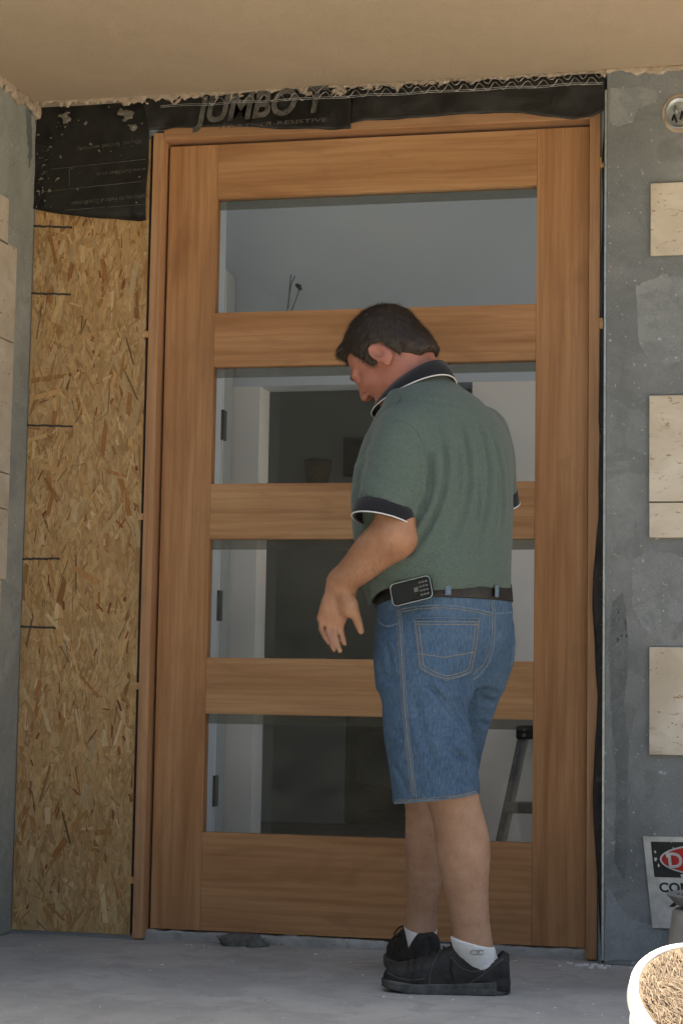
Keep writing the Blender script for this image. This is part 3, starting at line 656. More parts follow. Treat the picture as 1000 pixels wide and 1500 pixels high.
# loose wires on the entry wall above the opening
wi = empty('wall_wires', onY(430, 440, YB)); tag(wi, 'loose electric wires sticking out of the white wall behind top pane', 'wires')
for pts in ([(420,458),(422,445),(424,425),(426,402)], [(422,452),(424,430),(427,415),(432,404)], [(427,455),(433,440),(437,428),(438,419)]):
    MB().tube([onY(px, py, YB-.02-.006*i) for i, (px, py) in enumerate(pts)], .0022, 6).build('wire', 'board_grey', wi, smooth=True)
c_ = onY(437.5, 420, YB-.045); MB().tube([c_+np.array([-.01,0,.008]), c_+np.array([.002,0,.0]), c_+np.array([.008,0,-.012])], [.006,.009,.005], 8).build('wire_cap', 'metal_dark', wi, smooth=True)
# step ladder in the entry
YL = .75; ld = empty('step_ladder', onY(760, 1240, YL)*np.array([1,1,0])); tag(ld, 'aluminium step ladder with black top cap behind the bottom pane', 'ladder')
def rail_pts(a, b, Ya, Yb): A, B = onY(*a, Ya), onY(*b, Yb); return A, B+(B-A)*((B[2])/(A[2]-B[2]))
for (a, b, mt, w_, Ya, Yb) in (((767,1075),(733,1235),'alu',.0145,YL,YL-.10), ((784,1075),(752,1235),'metal_dark',.012,YL+.12,YL+.34), ((880,1075),(905,1235),'alu',.0145,YL,YL-.10), ((862,1075),(885,1235),'metal_dark',.012,YL+.12,YL+.34)):
    A, B = rail_pts(a, b, Ya, Yb); d_ = (B-A)/np.linalg.norm(B-A); s_ = np.cross(d_, (0,1,0)); s_ /= np.linalg.norm(s_); t_ = np.cross(d_, s_)
    MB().obox((A+B)/2, s_, t_, d_, w_, .030, np.linalg.norm(B-A)/2).build('rail', mt, ld, bevel=.003)
    if mt == 'alu':
        for k in (-.5,.5): MB().obox((A+B)/2-t_*.031*np.sign(t_[1])+s_*w_*k, s_, t_, d_, w_*.16, .003, np.linalg.norm(B-A)/2).build('rail_rib', mt, ld)
for py, xa, xb in ((1181,742,897), (1122,757,888)):
    A, B = onY(xa, py, YL-.05), onY(xb, py, YL-.05)
    if py == 1181: MB().box(A[0]-.003, B[0], YL-.12, YL-.03, A[2]-.018, A[2]+.016).build('tread', 'alu', ld, bevel=.003)
A, B = onY(758, 1063, YL), onY(890, 1085, YL); MB().box(A[0], B[0], YL-.05, YL+.17, B[2], A[2]).build('top_cap', 'black_plastic', ld, bevel=.006)
for py in (1068, 1077): q = onY(767, py, YL-.052); MB().tube([q, q+np.array([0,-.004,0])], .006, 10).build('rivet', 'alu', ld)

# ================================================================== SMALL THINGS AT THE RIGHT
YS = YR-.0016
c_ = onY(941, 1225, YS); sg = empty('danger_sign', (c_[0]+.17, YS, c_[2]-.12)); tag(sg, 'scuffed danger construction sign leaning on the grey wall', 'sign')
ca, sa = math.cos(R(4.5)), math.sin(R(4.5)); SX = np.array([ca,0,sa*0.2]); SX /= np.linalg.norm(SX); SZ = np.array([-sa*1.35,0,ca]); SZ /= np.linalg.norm(SZ)
def sp_(u, v, y=0): q = c_+SX*u-SZ*v; return np.array([q[0], YS-y, q[2]])
def splate(poly, y0, y1, name, mat):
    n = len(poly); mb = MB(); mb.add([sp_(u, v, y1) for u, v in poly]+[sp_(u, v, y0) for u, v in poly], [tuple(range(n)), tuple(range(2*n-1, n-1, -1))]+[(i, i+n, (i+1) % n+n, (i+1) % n) for i in range(n)]); return mb.build(name, mat, sg)
splate([(0,0),(.355,0),(.355,.252),(0,.252)], 0, .004, 'panel', 'sign_white')
splate([(.020,.014),(.335,.014),(.335,.112),(.020,.112)], .0042, .0046, 'header', 'sign_black')
el = lambda rx, rz: [(.178+rx*math.cos(2*math.pi*i/40), .063+rz*math.sin(2*math.pi*i/40)) for i in range(40)]
splate(el(.138,.044), .0048, .0052, 'oval_border', 'sign_white'); splate(el(.133,.039), .0054, .0058, 'oval', 'sign_red')
text_mesh('DANGER', .058, 'sign_white', sg, sp_(.060, .084, .0062), SX, SZ, width=.235, offset=.0012)
text_mesh('CONSTRUCTION', .036, 'sign_black', sg, sp_(.030, .152, .0046), SX, SZ, width=.295, offset=.001)
text_mesh('AREA', .036, 'sign_black', sg, sp_(.055, .192, .0046), SX, SZ, width=.24, offset=.001)
for i in range(26):
    u, v = random.uniform(.01,.2), random.uniform(.01,.13); s_ = random.uniform(.0015,.006); n = 7
    splate([(u+s_*random.uniform(.5,1)*math.cos(6.283*k/n), v+s_*random.uniform(.6,1.9)*math.sin(6.283*k/n)) for k in range(n)], .0063, .0066+i*.00002, 'plaster_splash', 'sign_white')

def disc_ring(c, r, z, n=40, ax=np.array([1.0,0,0]), ay=np.array([0,1.0,0]), az=np.array([0,0,1.0])): return [np.asarray(c)+r*(ax*math.cos(2*math.pi*i/n)+ay*math.sin(2*math.pi*i/n))+az*z for i in range(n)]
YP = -.50; tz = onY(1000, 1328, YP)[2]; pc = np.array([onY(975, 1318, YP)[0]+.135, YP, 0])
pl = empty('upturned_pail', pc); tag(pl, 'beige pail standing upside down below the danger sign', 'pail')
MB().loft([disc_ring(pc, r, z) for r, z in ((.150,0),(.151,.012),(.143,.016),(.120,tz-.012),(.112,tz-.004),(.002,tz-.004))]).build('pail_wall', 'pail_beige', pl, smooth=False, bevel=.001)
dsh = empty('grey_dish', pc+np.array([0,0,tz])); tag(dsh, 'dusty grey round dish with ribbed top lying on the upturned pail', 'dish')
MB().loft([disc_ring(pc, r, tz+z) for r, z in ((.001,-.003),(.088,-.003),(.112,.008),(.132,.028),(.135,.032),(.131,.034),(.118,.031),(.002,.031))]).build('dish_body', 'pail_grey', dsh, smooth=False)
for i in range(9):
    u = -.115+.012*i; hl = math.sqrt(max(0,.105**2-u*u))
    if hl > .02: MB().box(pc[0]+u-.0022, pc[0]+u+.0022, pc[1]-hl, pc[1]+hl*.2, tz+.0312, tz+.0345).build('rib', 'board_grey', dsh)

# white tub packed with fibre, tipped towards the steps, out in the sun
tc = np.array([1.784,-3.0,.338]); tn = np.array([.336,-.506,1.0]); tn /= np.linalg.norm(tn); ta = np.cross((0,1,0), tn); ta /= np.linalg.norm(ta); tb = np.cross(tn, ta)
TR = .140
tub = empty('white_bucket', (tc[0]-.09, tc[1]+.13, 0)); tag(tub, 'white plastic bucket tipped over in the sun at the porch edge', 'bucket')
drg = lambda r, z: disc_ring(tc, r, z, 64, ta, tb, tn)
MB().loft([drg(r, z) for r, z in ((.002,-.30),(TR*.74,-.30),(TR*.76,-.295),(TR*.88,-.060),(TR*.90,-.058),(TR*.90,-.050),(TR*.89,-.048),(TR*.90,-.022),(TR*.995,-.020),(TR*1.0,-.004),(TR*.985,0),(TR*.93,.001),(TR*.915,-.003),(TR*.87,-.06),(.002,-.062)) ]).build('bucket_wall', 'white_tub', tub, smooth=True)
bb = tc-tn*.30
zb = bb[2]
# block the tub leans on
tag(MB().box(tc[0]-.16, tc[0]+.02, tc[1]-.02, tc[1]+.06, .0, .07).build('concrete_block', 'concrete', bevel=.006), 'small grey concrete block propping up the tipped white bucket', 'block')
fibm = NM('fibre'); at = fibm.n('Attribute', attribute_name='Col'); fibm.base(at.outputs['Color']).rough(.8); MAT['fibre'] = fibm.m
def fibre_mound():
    vs, fs, cs = [], [], []
    rr = TR*.92
    for i in range(21):
        for j in range(48):
            r = rr*i/20; a = 2*math.pi*j/48; u, v = r*math.cos(a), r*math.sin(a)
            q = tc+ta*u+tb*v; h = -.001+.006*(1-(i/20)**3)+.0035*float(fbm(np.array([[u,v,.3]]), 55, 3, 3)[0]); vs.append(q+tn*h); k = .8+.35*float(vnoise(np.array([[u,v,.1]]), 60, 5)[0]); cs.append((.20*k,.14*k,.09*k))
    for i in range(20):
        for j in range(48): fs.append((i*48+j, i*48+(j+1) % 48, (i+1)*48+(j+1) % 48, (i+1)*48+j))
    for n in range(4200):
        r = rr*math.sqrt(random.random())*.97; a = random.uniform(0,6.283); u, v = r*math.cos(a), r*math.sin(a); th = -.65+.9*float(vnoise(np.array([[u,v,.7]]), 26, 9)[0])+random.gauss(0,.35); L_ = random.uniform(.006,.022)
        h0 = .005+.006*(1-(r/rr)**3)+.0035*float(fbm(np.array([[u,v,.3]]), 55, 3, 3)[0])-.004+random.uniform(0,.003); wv = random.uniform(.00025,.0007); k = random.uniform(.45,1.25); c_ = (.24*k,.170*k,.110*k)
        du, dv = math.cos(th), math.sin(th); b0 = len(vs)
        for s_, hh in ((-.5,-.001),(0,.0018),(.5,-.001)):
            uu, vv = u+du*L_*s_, v+dv*L_*s_
            if uu*uu+vv*vv > rr*rr: uu, vv = u, v
            q = tc+ta*uu+tb*vv+tn*(h0+hh); o2 = (ta*-dv+tb*du)*wv; vs.append(q-o2); vs.append(q+o2); cs += [c_, c_]
        fs += [(b0,b0+1,b0+3,b0+2), (b0+2,b0+3,b0+5,b0+4)]
    me = bpy.data.meshes.new('fibre_fill'); me.from_pydata([tuple(map(float, q)) for q in vs], [], fs); at_ = me.color_attributes.new('Col', 'FLOAT_COLOR', 'POINT'); at_.data.foreach_set('color', np.array([(*q, 1) for q in cs], np.float32).ravel()); me.update(); return me
fo = link('fibre_fill', fibre_mound(), 'fibre', smooth=True); tag(fo, 'matted tan fibre packed into the white bucket', 'fibre', kind='stuff')

# ================================================================== PERSON
HEAD_ = R(60); BF = np.array([-math.sin(HEAD_), math.cos(HEAD_), 0]); BL = np.array([-BF[1], BF[0], 0])     # body faces the glass, half turned left
YC_ = -.62
person = empty('person', (1.03, -.62, 0)); tag(person, 'man in green polo shirt and denim shorts looking down by the door', 'person')
rv = np.array([.985,.17])
def sect(rows):
    out = []
    for py, l, r, rho in rows:
        A, B = onY(l, py, YC_), onY(r, py, YC_); hw = (B[0]-A[0])/2*.986; m_ = 2.3/1.3; a = hw/(abs(BL[:2]@rv)**m_+abs(rho*(BF[:2]@rv))**m_)**(1/m_); c = (A+B)/2; out.append((c[2], c[0], c[1], a, a*rho))
    out = np.array(sorted(out)); return out
def sect_fn(T, n=2.3):
    def f(P):
        z = P[:,2]; cx, cy, a, b = (np.interp(z, T[:,0], T[:,k]) for k in (1,2,3,4)); q = np.stack([P[:,0]-cx, P[:,1]-cy], 1)
        l = np.abs(q@BL[:2])/a; ff = np.abs(q@BF[:2])/b; k = (l**n+ff**n+1e-12)**(1/n); d = (k-1)*np.minimum(a, b)*.9
        over = np.maximum(z-T[-1,0], T[0,0]-z); return np.where(over > 0, np.sqrt(np.maximum(d,0)**2+over**2)+np.minimum(d,0)*0, np.maximum(d, over))
    return f
def lf(P, T):
    cx, cy = np.interp(P[:,2], T[:,0], T[:,1]), np.interp(P[:,2], T[:,0], T[:,2]); q = np.stack([P[:,0]-cx, P[:,1]-cy], 1); return q@BL[:2], q@BF[:2]
J = lambda px, py, Y: onY(px, py, Y)
SHIRT = sect([(548,588,652,1.0),(566,574,676,.85),(582,566,702,.75),(600,560,722,.70),(622,548,738,.68),(650,535,748,.70),(690,522,753,.74),(730,517,753,.80),(770,517,752,.84),(810,521,751,.86),(845,529,750,.88),(875,537,750,.88),(905,545,750,.88)])
PANTS = sect([(846,556,747,.86),(870,553,749,.86),(900,551,752,.86),(940,553,755,.84),(975,556,748,.78),(1005,560,734,.70)])
ZR = lambda py: onY(650, py, YC_)[2]
# joints (photo pixel for the direction, depth from the stance of the body)
shL, elL, wrL = J(590,642,-.785), J(576,787,-.84), J(500,853,-.77)
shR, elR, wrR = J(704,640,-.455), J(716,780,-.36), J(640,850,-.28)
hipL, knL, anL = J(630,975,-.70), J(660,1160,-.765), J(692,1378,-.75)
hipR, knR, anR = J(684,970,-.54), J(624,1155,-.49), J(616,1356,-.455)
hh = R(80); hp = R(47)
HF = np.array([-math.sin(hh)*math.cos(hp), math.cos(hh)*math.cos(hp), -math.sin(hp)]); HU = np.array([-math.sin(hh)*math.sin(hp), math.cos(hh)*math.sin(hp), math.cos(hp)]); HL = np.cross(HU, HF)
HC = J(567,523,-.600); HA = np.stack([HF, HL, HU])
HS = 1.09
H = lambda f, l, u: HC+HS*(HF*f+HL*l+HU*u)
hr_ = lambda *r: tuple(HS*x for x in r)
neck0 = J(618,590,-.62)

B = Field()
B.chain([neck0-np.array([0,0,.25]), neck0], [.10,.075], .03); B.cone(neck0, H(-.035,0,-.060), .072, .060, .03)
B.fn(lambda P: sect_fn(SHIRT)(P)+.022, (1.02,-.62,ZR(730)), .45, .03); B.fn(lambda P: sect_fn(PANTS)(P)+.020, (1.02,-.62,ZR(930)), .30, .03)
# head
B.ell(H(-.012,0,.030), HA, hr_(.097,.076,.086), .03); B.ell(H(.034,0,-.040), HA, hr_(.062,.056,.082), .03); B.ell(H(.066,0,-.097), HA, hr_(.024,.028,.020), .02)
for s in (1,-1):
    B.ell(H(.008,.050*s,-.062), HA, hr_(.032,.014,.030), .025); B.ell(H(.062,.042*s,-.022), HA, hr_(.024,.020,.020), .022)
    B.ell(H(.094,.031*s,.002), HA, hr_(.014,.017,.011), .012, -1); B.ell(H(.082,.031*s,.001), HA, hr_(.012,.013,.0115), .003)
B.ell(H(.082,0,.022), HA, hr_(.018,.050,.012), .016)
B.cone(H(.088,0,.014), H(.113,0,-.024), .008, .0105, .012); B.ell(H(.107,.011,-.028), HA, hr_(.011,.008,.008), .008); B.ell(H(.107,-.011,-.028), HA, hr_(.011,.008,.008), .008)
B.ell(H(.093,0,-.060), HA, hr_(.012,.023,.0055), .008); B.ell(H(.090,0,-.072), HA, hr_(.011,.020,.0065), .006)
for s in (1,-1):
    er = np.stack([HF*math.cos(.25)+HU*-math.sin(.25), HL*s*math.cos(.35)-(HF)*math.sin(.35), HU]); er[2] = np.cross(er[0], er[1]); er /= np.linalg.norm(er, axis=1)[:,None]
    B.ell(H(-.006,.079*s,-.012), er, hr_(.021,.008,.034), .006); B.ell(H(-.002,.087*s,-.006), er, hr_(.011,.008,.018), .006, -1); B.ell(H(.000,.077*s,-.040), er, hr_(.009,.006,.011), .006)
# arms
B.chain([shL, J(583,705,-.815), elL+np.array([0,0,.01])], [.062,.056,.050], .03)
B.ell(elL+np.array([.004,0,-.004]), np.eye(3), (.042,.042,.042), .03)
B.chain([elL, J(553,803,-.822), J(527,829,-.80), wrL], [.052,.055,.046,.034], .03)
B.chain([shR, J(713,710,-.41), elR], [.058,.052,.047], .03); B.chain([elR, (elR+wrR)/2, wrR], [.046,.044,.030], .03)
fw = wrR-elR; fw = fw/np.linalg.norm(fw); dn = np.array([0,0,-1.0]); sd_ = np.cross(fw, dn); hr = wrR+fw*.05
B.cone(wrR, wrR+fw*.085, .030, .034, .015, (dn*.3+sd_, .6))
for k in range(4):
    b0 = wrR+fw*.085+dn*(-.026+.017*k)*1.0; B.chain([b0, b0+fw*.035-sd_*.004, b0+fw*.058-sd_*.018, b0+fw*.066-sd_*.036], [.0095,.009,.0085,.0075], .005)
B.chain([wrR+fw*.03-dn*.02, wrR+fw*.065-dn*.045, wrR+fw*.092-dn*.050], [.014,.0115,.009], .012)
vd = ray(495,900); vd = vd/np.linalg.norm(vd)
Hn = lambda zx, zy, dy=0: J(440+zx/6.25, 830+zy/6.25, -.77+dy)           # points read off the enlarged photograph of the hand
wr2 = Hn(372,225)
B.cone(wrL, wr2, .034, .031, .02, (vd, .8))
bases = [(Hn(196,470,-.004), .0105), (Hn(258,500,.002), .0115), (Hn(318,510,.004), .0120), (Hn(368,490,.002), .0115)]
for (b0, r_), wx in zip(bases, (300,340,385,425)): B.cone(Hn(wx,240,.0), b0, .020, r_+.0035, .016, (vd, .72))
B.ell(Hn(262,370,-.008), np.stack([np.array([1,0,0]), np.array([0,1,0]), np.array([0,0,1])]), (.017,.013,.030), .014)
fing = [[(192,470,-.004),(190,575,-.012),(225,650,-.026),(258,700,-.038)], [(258,500,.002),(253,610,-.006),(280,700,-.018),(306,762,-.028)], [(318,510,.004),(312,625,-.004),(336,715,-.014),(361,772,-.022)], [(372,490,.002),(372,590,.006),(388,660,.000),(402,708,-.008)]]
for pts, r_ in zip(fing, (.0070,.0078,.0082,.0080)): B.chain([Hn(*q) for q in pts], [r_*1.12, r_, r_*.92, r_*.80], .0015)
B.chain([Hn(415,270,-.012), Hn(455,345,-.016), Hn(505,445,-.010), Hn(530,520,-.010), Hn(553,592,-.014)], [.020,.0195,.0125,.0112,.0088], .010)
B.ell(Hn(428,370,-.014), np.eye(3), (.020,.016,.026), .016)
# legs and feet
B.chain([hipL, J(645,1060,-.735), knL], [.065,.064,.058], .03); B.chain([knL, J(672,1205,-.763), J(677,1245,-.757), J(684,1310,-.752), anL], [.060,.0640,.0655,.053,.0445], .03)
B.chain([hipR, J(660,1060,-.515), knR], [.065,.064,.056], .03); B.chain([knR, J(625,1205,-.482), J(624,1245,-.478), J(619,1305,-.465), anR], [.055,.057,.056,.044,.037], .03)
B.ell(J(675,1248,-.74)+np.array([.012,0,0]), np.eye(3), (.05,.055,.09), .03)
hlA, toA = np.array([1.183,-.722,0]), np.array([.866,-.768,0]); hlB, toB = np.array([.945,-.545,0]), np.array([.805,-.262,0])
for an, hl, to in ((anL,hlA,toA), (anR,hlB,toB)):
    d_ = (to-hl)/np.linalg.norm(to-hl); B.chain([an, hl+d_*.07+np.array([0,0,.055]), hl+d_*.22+np.array([0,0,.040])], [.036,.026,.020], .03)
body = link('body', sdf_mesh('body', B, (.55,-1.0,0.01), (1.36,-.12,1.86), .0036, relax=1), None, person, smooth=True)
n = NM('skin'); v = n.coord(); a = n.noise(v, 14, 6, .6); bq = n.noise(v, 160, 4, .6); sxyz = n.n('SeparateXYZ'); n.l(v, sxyz.inputs[0])
c_ = n.ramp(a, [(.3,(.29,.138,.076)), (.55,(.375,.195,.115)), (.75,(.44,.25,.158))])
leg = n.ramp(a, [(.3,(.33,.180,.112)), (.7,(.44,.265,.175))]); fz = n.ramp(sxyz.outputs[2], [(.0,(0,0,0)), (1,(1,1,1))]); mr = n.n('MapRange'); mr.inputs[1].default_value = .62; mr.inputs[2].default_value = .80; n.l(sxyz.outputs[2], mr.inputs[0])
c_ = n.mix(mr.outputs[0], leg, c_); mr2 = n.n('MapRange'); mr2.inputs[1].default_value = 1.42; mr2.inputs[2].default_value = 1.50; n.l(sxyz.outputs[2], mr2.inputs[0])
c_ = n.mix(mr2.outputs[0], c_, n.ramp(a, [(.3,(.33,.125,.085)), (.7,(.42,.18,.125))]))
c_ = n.mix(n.ramp(bq, [(.60,(0,0,0)), (.72,(.35,.35,.35))]), c_, (.22,.09,.06))
n.base(c_).rough(.52).bump(n.mix(.5, n.ramp(bq, [(.2,(0,0,0)), (.8,(1,1,1))]), n.ramp(n.noise(v, 48, 6, .65), [(.2,(0,0,0)), (.8,(1,1,1))])), .35, .0016); n.b.inputs['Subsurface Weight'].default_value = .08; n.b.inputs['Subsurface Radius'].default_value = (.8,.3,.15); n.b.inputs['Subsurface Scale'].default_value = .006
body.data.materials.append(n.m)
def body_hair():
    me = body.data; nv = len(me.vertices); co = np.zeros(nv*3); me.vertices.foreach_get('co', co); co = co.reshape(-1,3); no = np.zeros(nv*3); me.vertices.foreach_get('normal', no); no = no.reshape(-1,3)
    leg_ = np.flatnonzero((co[:,2] > .16) & (co[:,2] < .62)); dA = np.linalg.norm(np.cross(co-elL, (wrL-elL)/np.linalg.norm(wrL-elL)), axis=1); tA = (co-elL)@(wrL-elL)/((wrL-elL)@(wrL-elL)); arm_ = np.flatnonzero((dA < .07) & (tA > -.1) & (tA < .92) & (co[:,2] > .9)); mb = MB()
    for idx, m_ in ((leg_, 2600), (arm_, 900)):
        for i in RNG.choice(idx, m_):
            d_ = np.array([0,0,-1.0])+RNG.normal(0,.45,3)+no[i]*.5; d_ = d_/np.linalg.norm(d_); w_ = np.cross(d_, no[i]); w_ = w_/(np.linalg.norm(w_)+1e-6)*.00022; p = co[i]; L_ = RNG.uniform(.006,.014); mb.add([p-w_, p+w_, p+d_*L_], [(0,1,2)])
    return mb
bh_ = body_hair(); mh = bpy.data.meshes.new('body_hair'); mh.from_pydata(bh_.v, [], bh_.f); mh.update(); plain('body_hair', (.10,.055,.03), .6, bump=0); tag(link('body_hair', mh, 'body_hair', body), kind='stuff')

# ---- hair
def hairf(P, c, r):
    q = (P-HC)@HA.T/HS; f, l, u = q[:,0], np.abs(q[:,1]), q[:,2]
    e = np.stack([(f+.014)/.105, q[:,1]/.0830, (u-.031)/.0965], 1); d = (np.linalg.norm(e, axis=1)-1)*.088
    fr = np.stack([(f-.060)/.022, q[:,1]/.050, (u-.092)/.012], 1); d = smin(d, (np.linalg.norm(fr, axis=1)-1)*.026, .02)
    na = np.stack([(f+.072)/.040, q[:,1]/.060, (u+.045)/.062], 1); d = smin(d, (np.linalg.norm(na, axis=1)-1)*.040, .03)
    line = np.where(f > .030, .052+(f-.03)*.25, np.where(f > .012, -.022, np.where(f > -.030, .020+.0*f, -.072)))       # forehead, sideburn, over the ear, nape
    line = np.interp(f, [-.12,-.050,-.034,-.026,-.004,.012,.018,.034,.044,.12], [-.088,-.080,-.070,.010,.024,.012,-.026,-.012,.060,.076])
    d = smax(d, line-u, .008); cut = np.stack([(f-.045)/.075, q[:,1]/.066, (u+.03)/.075], 1)
    return d*HS+.0022*fbm(q*np.array([.5,1.2,.9]), 120, 4, 2)
hair = link('hair', sdf_mesh('hair', hairf, HC-.19, HC+.19, .0036, relax=1), None, person, smooth=True)
n = NM('hair'); v = n.coord(); a = n.noise(v, 300, 4, .6); n.base(n.ramp(a, [(.3,(.013,.009,.006)), (.7,(.042,.028,.019))])).rough(.5); n.b.inputs['Specular IOR Level'].default_value = .4; MAT['hair'] = n.m; hair.data.materials.append(n.m)
def strands():
    me = hair.data; nv = len(me.vertices); co = np.zeros(nv*3); me.vertices.foreach_get('co', co); co = co.reshape(-1,3); no = np.zeros(nv*3); me.vertices.foreach_get('normal', no); no = no.reshape(-1,3)
    crown = H(-.075,0,.100); mb = MB()
    for i in RNG.choice(nv, 26000):
        p, nn = co[i], no[i]; q = (p-HC)@HA.T/HS
        if (nn@(p-HC)) < 0: continue
        d_ = p-crown; d_ = d_-nn*(d_@nn); d_ = d_/(np.linalg.norm(d_)+1e-6); d_ = d_+RNG.normal(0,.20,3)+(HF*.15 if q[2] > .05 else 0)
        L_ = RNG.uniform(.008,.022)*(.75 if q[0] > .05 else 1); lift = RNG.uniform(.02,.30) if RNG.random() < .70 else RNG.uniform(.35,.8)
        if q[2] < -.04: L_ *= .5
        b_ = p-nn*.002; m_ = b_+d_*L_*.55+nn*L_*lift*.7; t_ = b_+d_*L_+nn*L_*lift*.75; w_ = np.cross(d_, nn); w_ = w_/(np.linalg.norm(w_)+1e-6)*RNG.uniform(.00022,.0005)
        mb.add([b_-w_, b_+w_, m_+w_*.8, m_-w_*.8, t_], [(0,1,2,3), (3,2,4)])
    return mb
so_ = strands(); mh = bpy.data.meshes.new('hair_strands'); mh.from_pydata(so_.v, [], so_.f); mh.update()
n = NM('hair_strand'); at = n.n('Attribute', attribute_name='Col'); n.base(at.outputs['Color']).rough(.45); n.b.inputs['Specular IOR Level'].default_value = .45; MAT['hair_strand'] = n.m
kk_ = np.repeat(RNG.uniform(.15,2.4,len(so_.v)//5), 5); at_ = mh.color_attributes.new('Col', 'FLOAT_COLOR', 'POINT'); at_.data.foreach_set('color', np.stack([.036*kk_,.024*kk_,.016*kk_,np.ones_like(kk_)],1).astype(np.float32).ravel())
tag(link('hair_strands', mh, 'hair_strand', hair), kind='stuff')
eb_ = MB()
for s in (1,-1):
    for i in range(26):
        l = s*(.014+.036*i/25); p_ = H(.102-.018*(i/25)**2-.004, l, .021+.004*math.sin(i/8)); eb_.tube([p_, p_+HF*.003+HL*s*.006-HU*.002], [.0011,.0003], 4)
tag(eb_.build('eyebrows', 'hair', person), kind='stuff')

# ---- shirt
S0 = Field(); S0.fn(sect_fn(SHIRT), (1.02,-.62,ZR(720)), .46, .03)
cfL = J(561,763,-.832); cfR = J(722,742,-.385)
SL = Field(); SL.chain([shL+np.array([.004,0,.012]), J(579,690,-.812), cfL-(shL-cfL)*.25], [.074,.080,.076], .03)
SR = Field(); SR.chain([shR+np.array([0,0,.012]), J(714,690,-.425), cfR-(shR-cfR)*.25], [.072,.073,.068], .03)
axL = (cfL-shL)/np.linalg.norm(cfL-shL); axR = (cfR-shR)/np.linalg.norm(cfR-shR)
zhem = ZR(859)
def bvh_mesh(me): return BVHTree.FromPolygons([v_.co[:] for v_ in me.vertices], [p_.vertices[:] for p_ in me.polygons])
def cast(bvh, px, py):
    d_ = ray(px, py); d_ = d_/np.linalg.norm(d_); h_, nn, _, dist = bvh.ray_cast(Vector(CAM), Vector(d_), 12)
    return (None, None) if h_ is None else (np.array(h_), np.array(nn))
def fold_lines(fn, lo, hi, lines):
    me = sdf_mesh('coarse', fn, lo, hi, .013, block=8, relax=2); bv_ = bvh_mesh(me); bpy.data.meshes.remove(me); out = []
    for pts, w_, amp in lines:
        q = []
        for i in range(len(pts)-1):
            for u in (0,.5): h_, _ = cast(bv_, pts[i][0]+(pts[i+1][0]-pts[i][0])*u, pts[i][1]+(pts[i+1][1]-pts[i][1])*u); q.append(h_)
        q.append(cast(bv_, *pts[-1])[0]); q = [x for x in q if x is not None]
        if len(q) > 1: q = np.array(smooth_path(q, 2)); out.append((q, w_, amp, q.mean(0), np.linalg.norm(q-q.mean(0), axis=1).max()+w_*4))
    return out
def smooth_path(pts, it=3):
    P = np.array(pts)
    for _ in range(it): P[1:-1] = P[1:-1]*.5+.25*(P[:-2]+P[2:])
    return list(P)
def apply_folds(d, P, c, r, folds):
    for q, w_, amp, m_, rad in folds:
        if c is None or np.linalg.norm(c-m_)-rad-r > 0: continue
        e = None; tt_ = np.zeros(len(P))
        for i in range(len(q)-1):
            ba = q[i+1]-q[i]; t = np.clip((P-q[i])@ba/(ba@ba+1e-12), 0, 1); x = np.linalg.norm(P-q[i]-t[:,None]*ba, axis=1)
            if e is None: e = x; tt_ = (i+t)/(len(q)-1)
            else: m = x < e; e = np.where(m, x, e); tt_ = np.where(m, (i+t)/(len(q)-1), tt_)
        fade = np.clip(np.minimum(tt_, 1-tt_)/.28, 0, 1)
        d = d+fade*amp*.72*(np.exp(-(e/w_)**2)-.75*np.exp(-((e-2.1*w_)/(1.1*w_))**2))
    return d
SF = fold_lines(S0, (.62,-1.02,zhem-.10), (1.36,-.20,1.66), [
    ([(636,606),(650,645),(654,695),(642,745),(612,800),(585,830)], .0085, .0105), ([(662,598),(682,640),(690,700),(680,760),(648,815)], .0085, .0105), ([(688,600),(710,645),(718,705),(708,770),(690,830)], .009, .0095),
    ([(712,622),(732,670),(737,735),(730,800)], .008, .008), ([(622,640),(632,685),(630,730),(606,775),(580,800)], .0085, .0115), ([(600,822),(645,800),(700,806),(735,815)], .008, .003), ([(575,838),(620,828),(668,836)], .008, .003), ([(690,838),(715,828),(742,834)], .008, .003),
    ([(600,588),(640,590),(690,600)], .008, .005), ([(668,640),(674,690),(668,735)], .006, .005), ([(698,690),(702,745),(694,790)], .006, .006), ([(560,800),(590,812),(625,805)], .008, .003)])
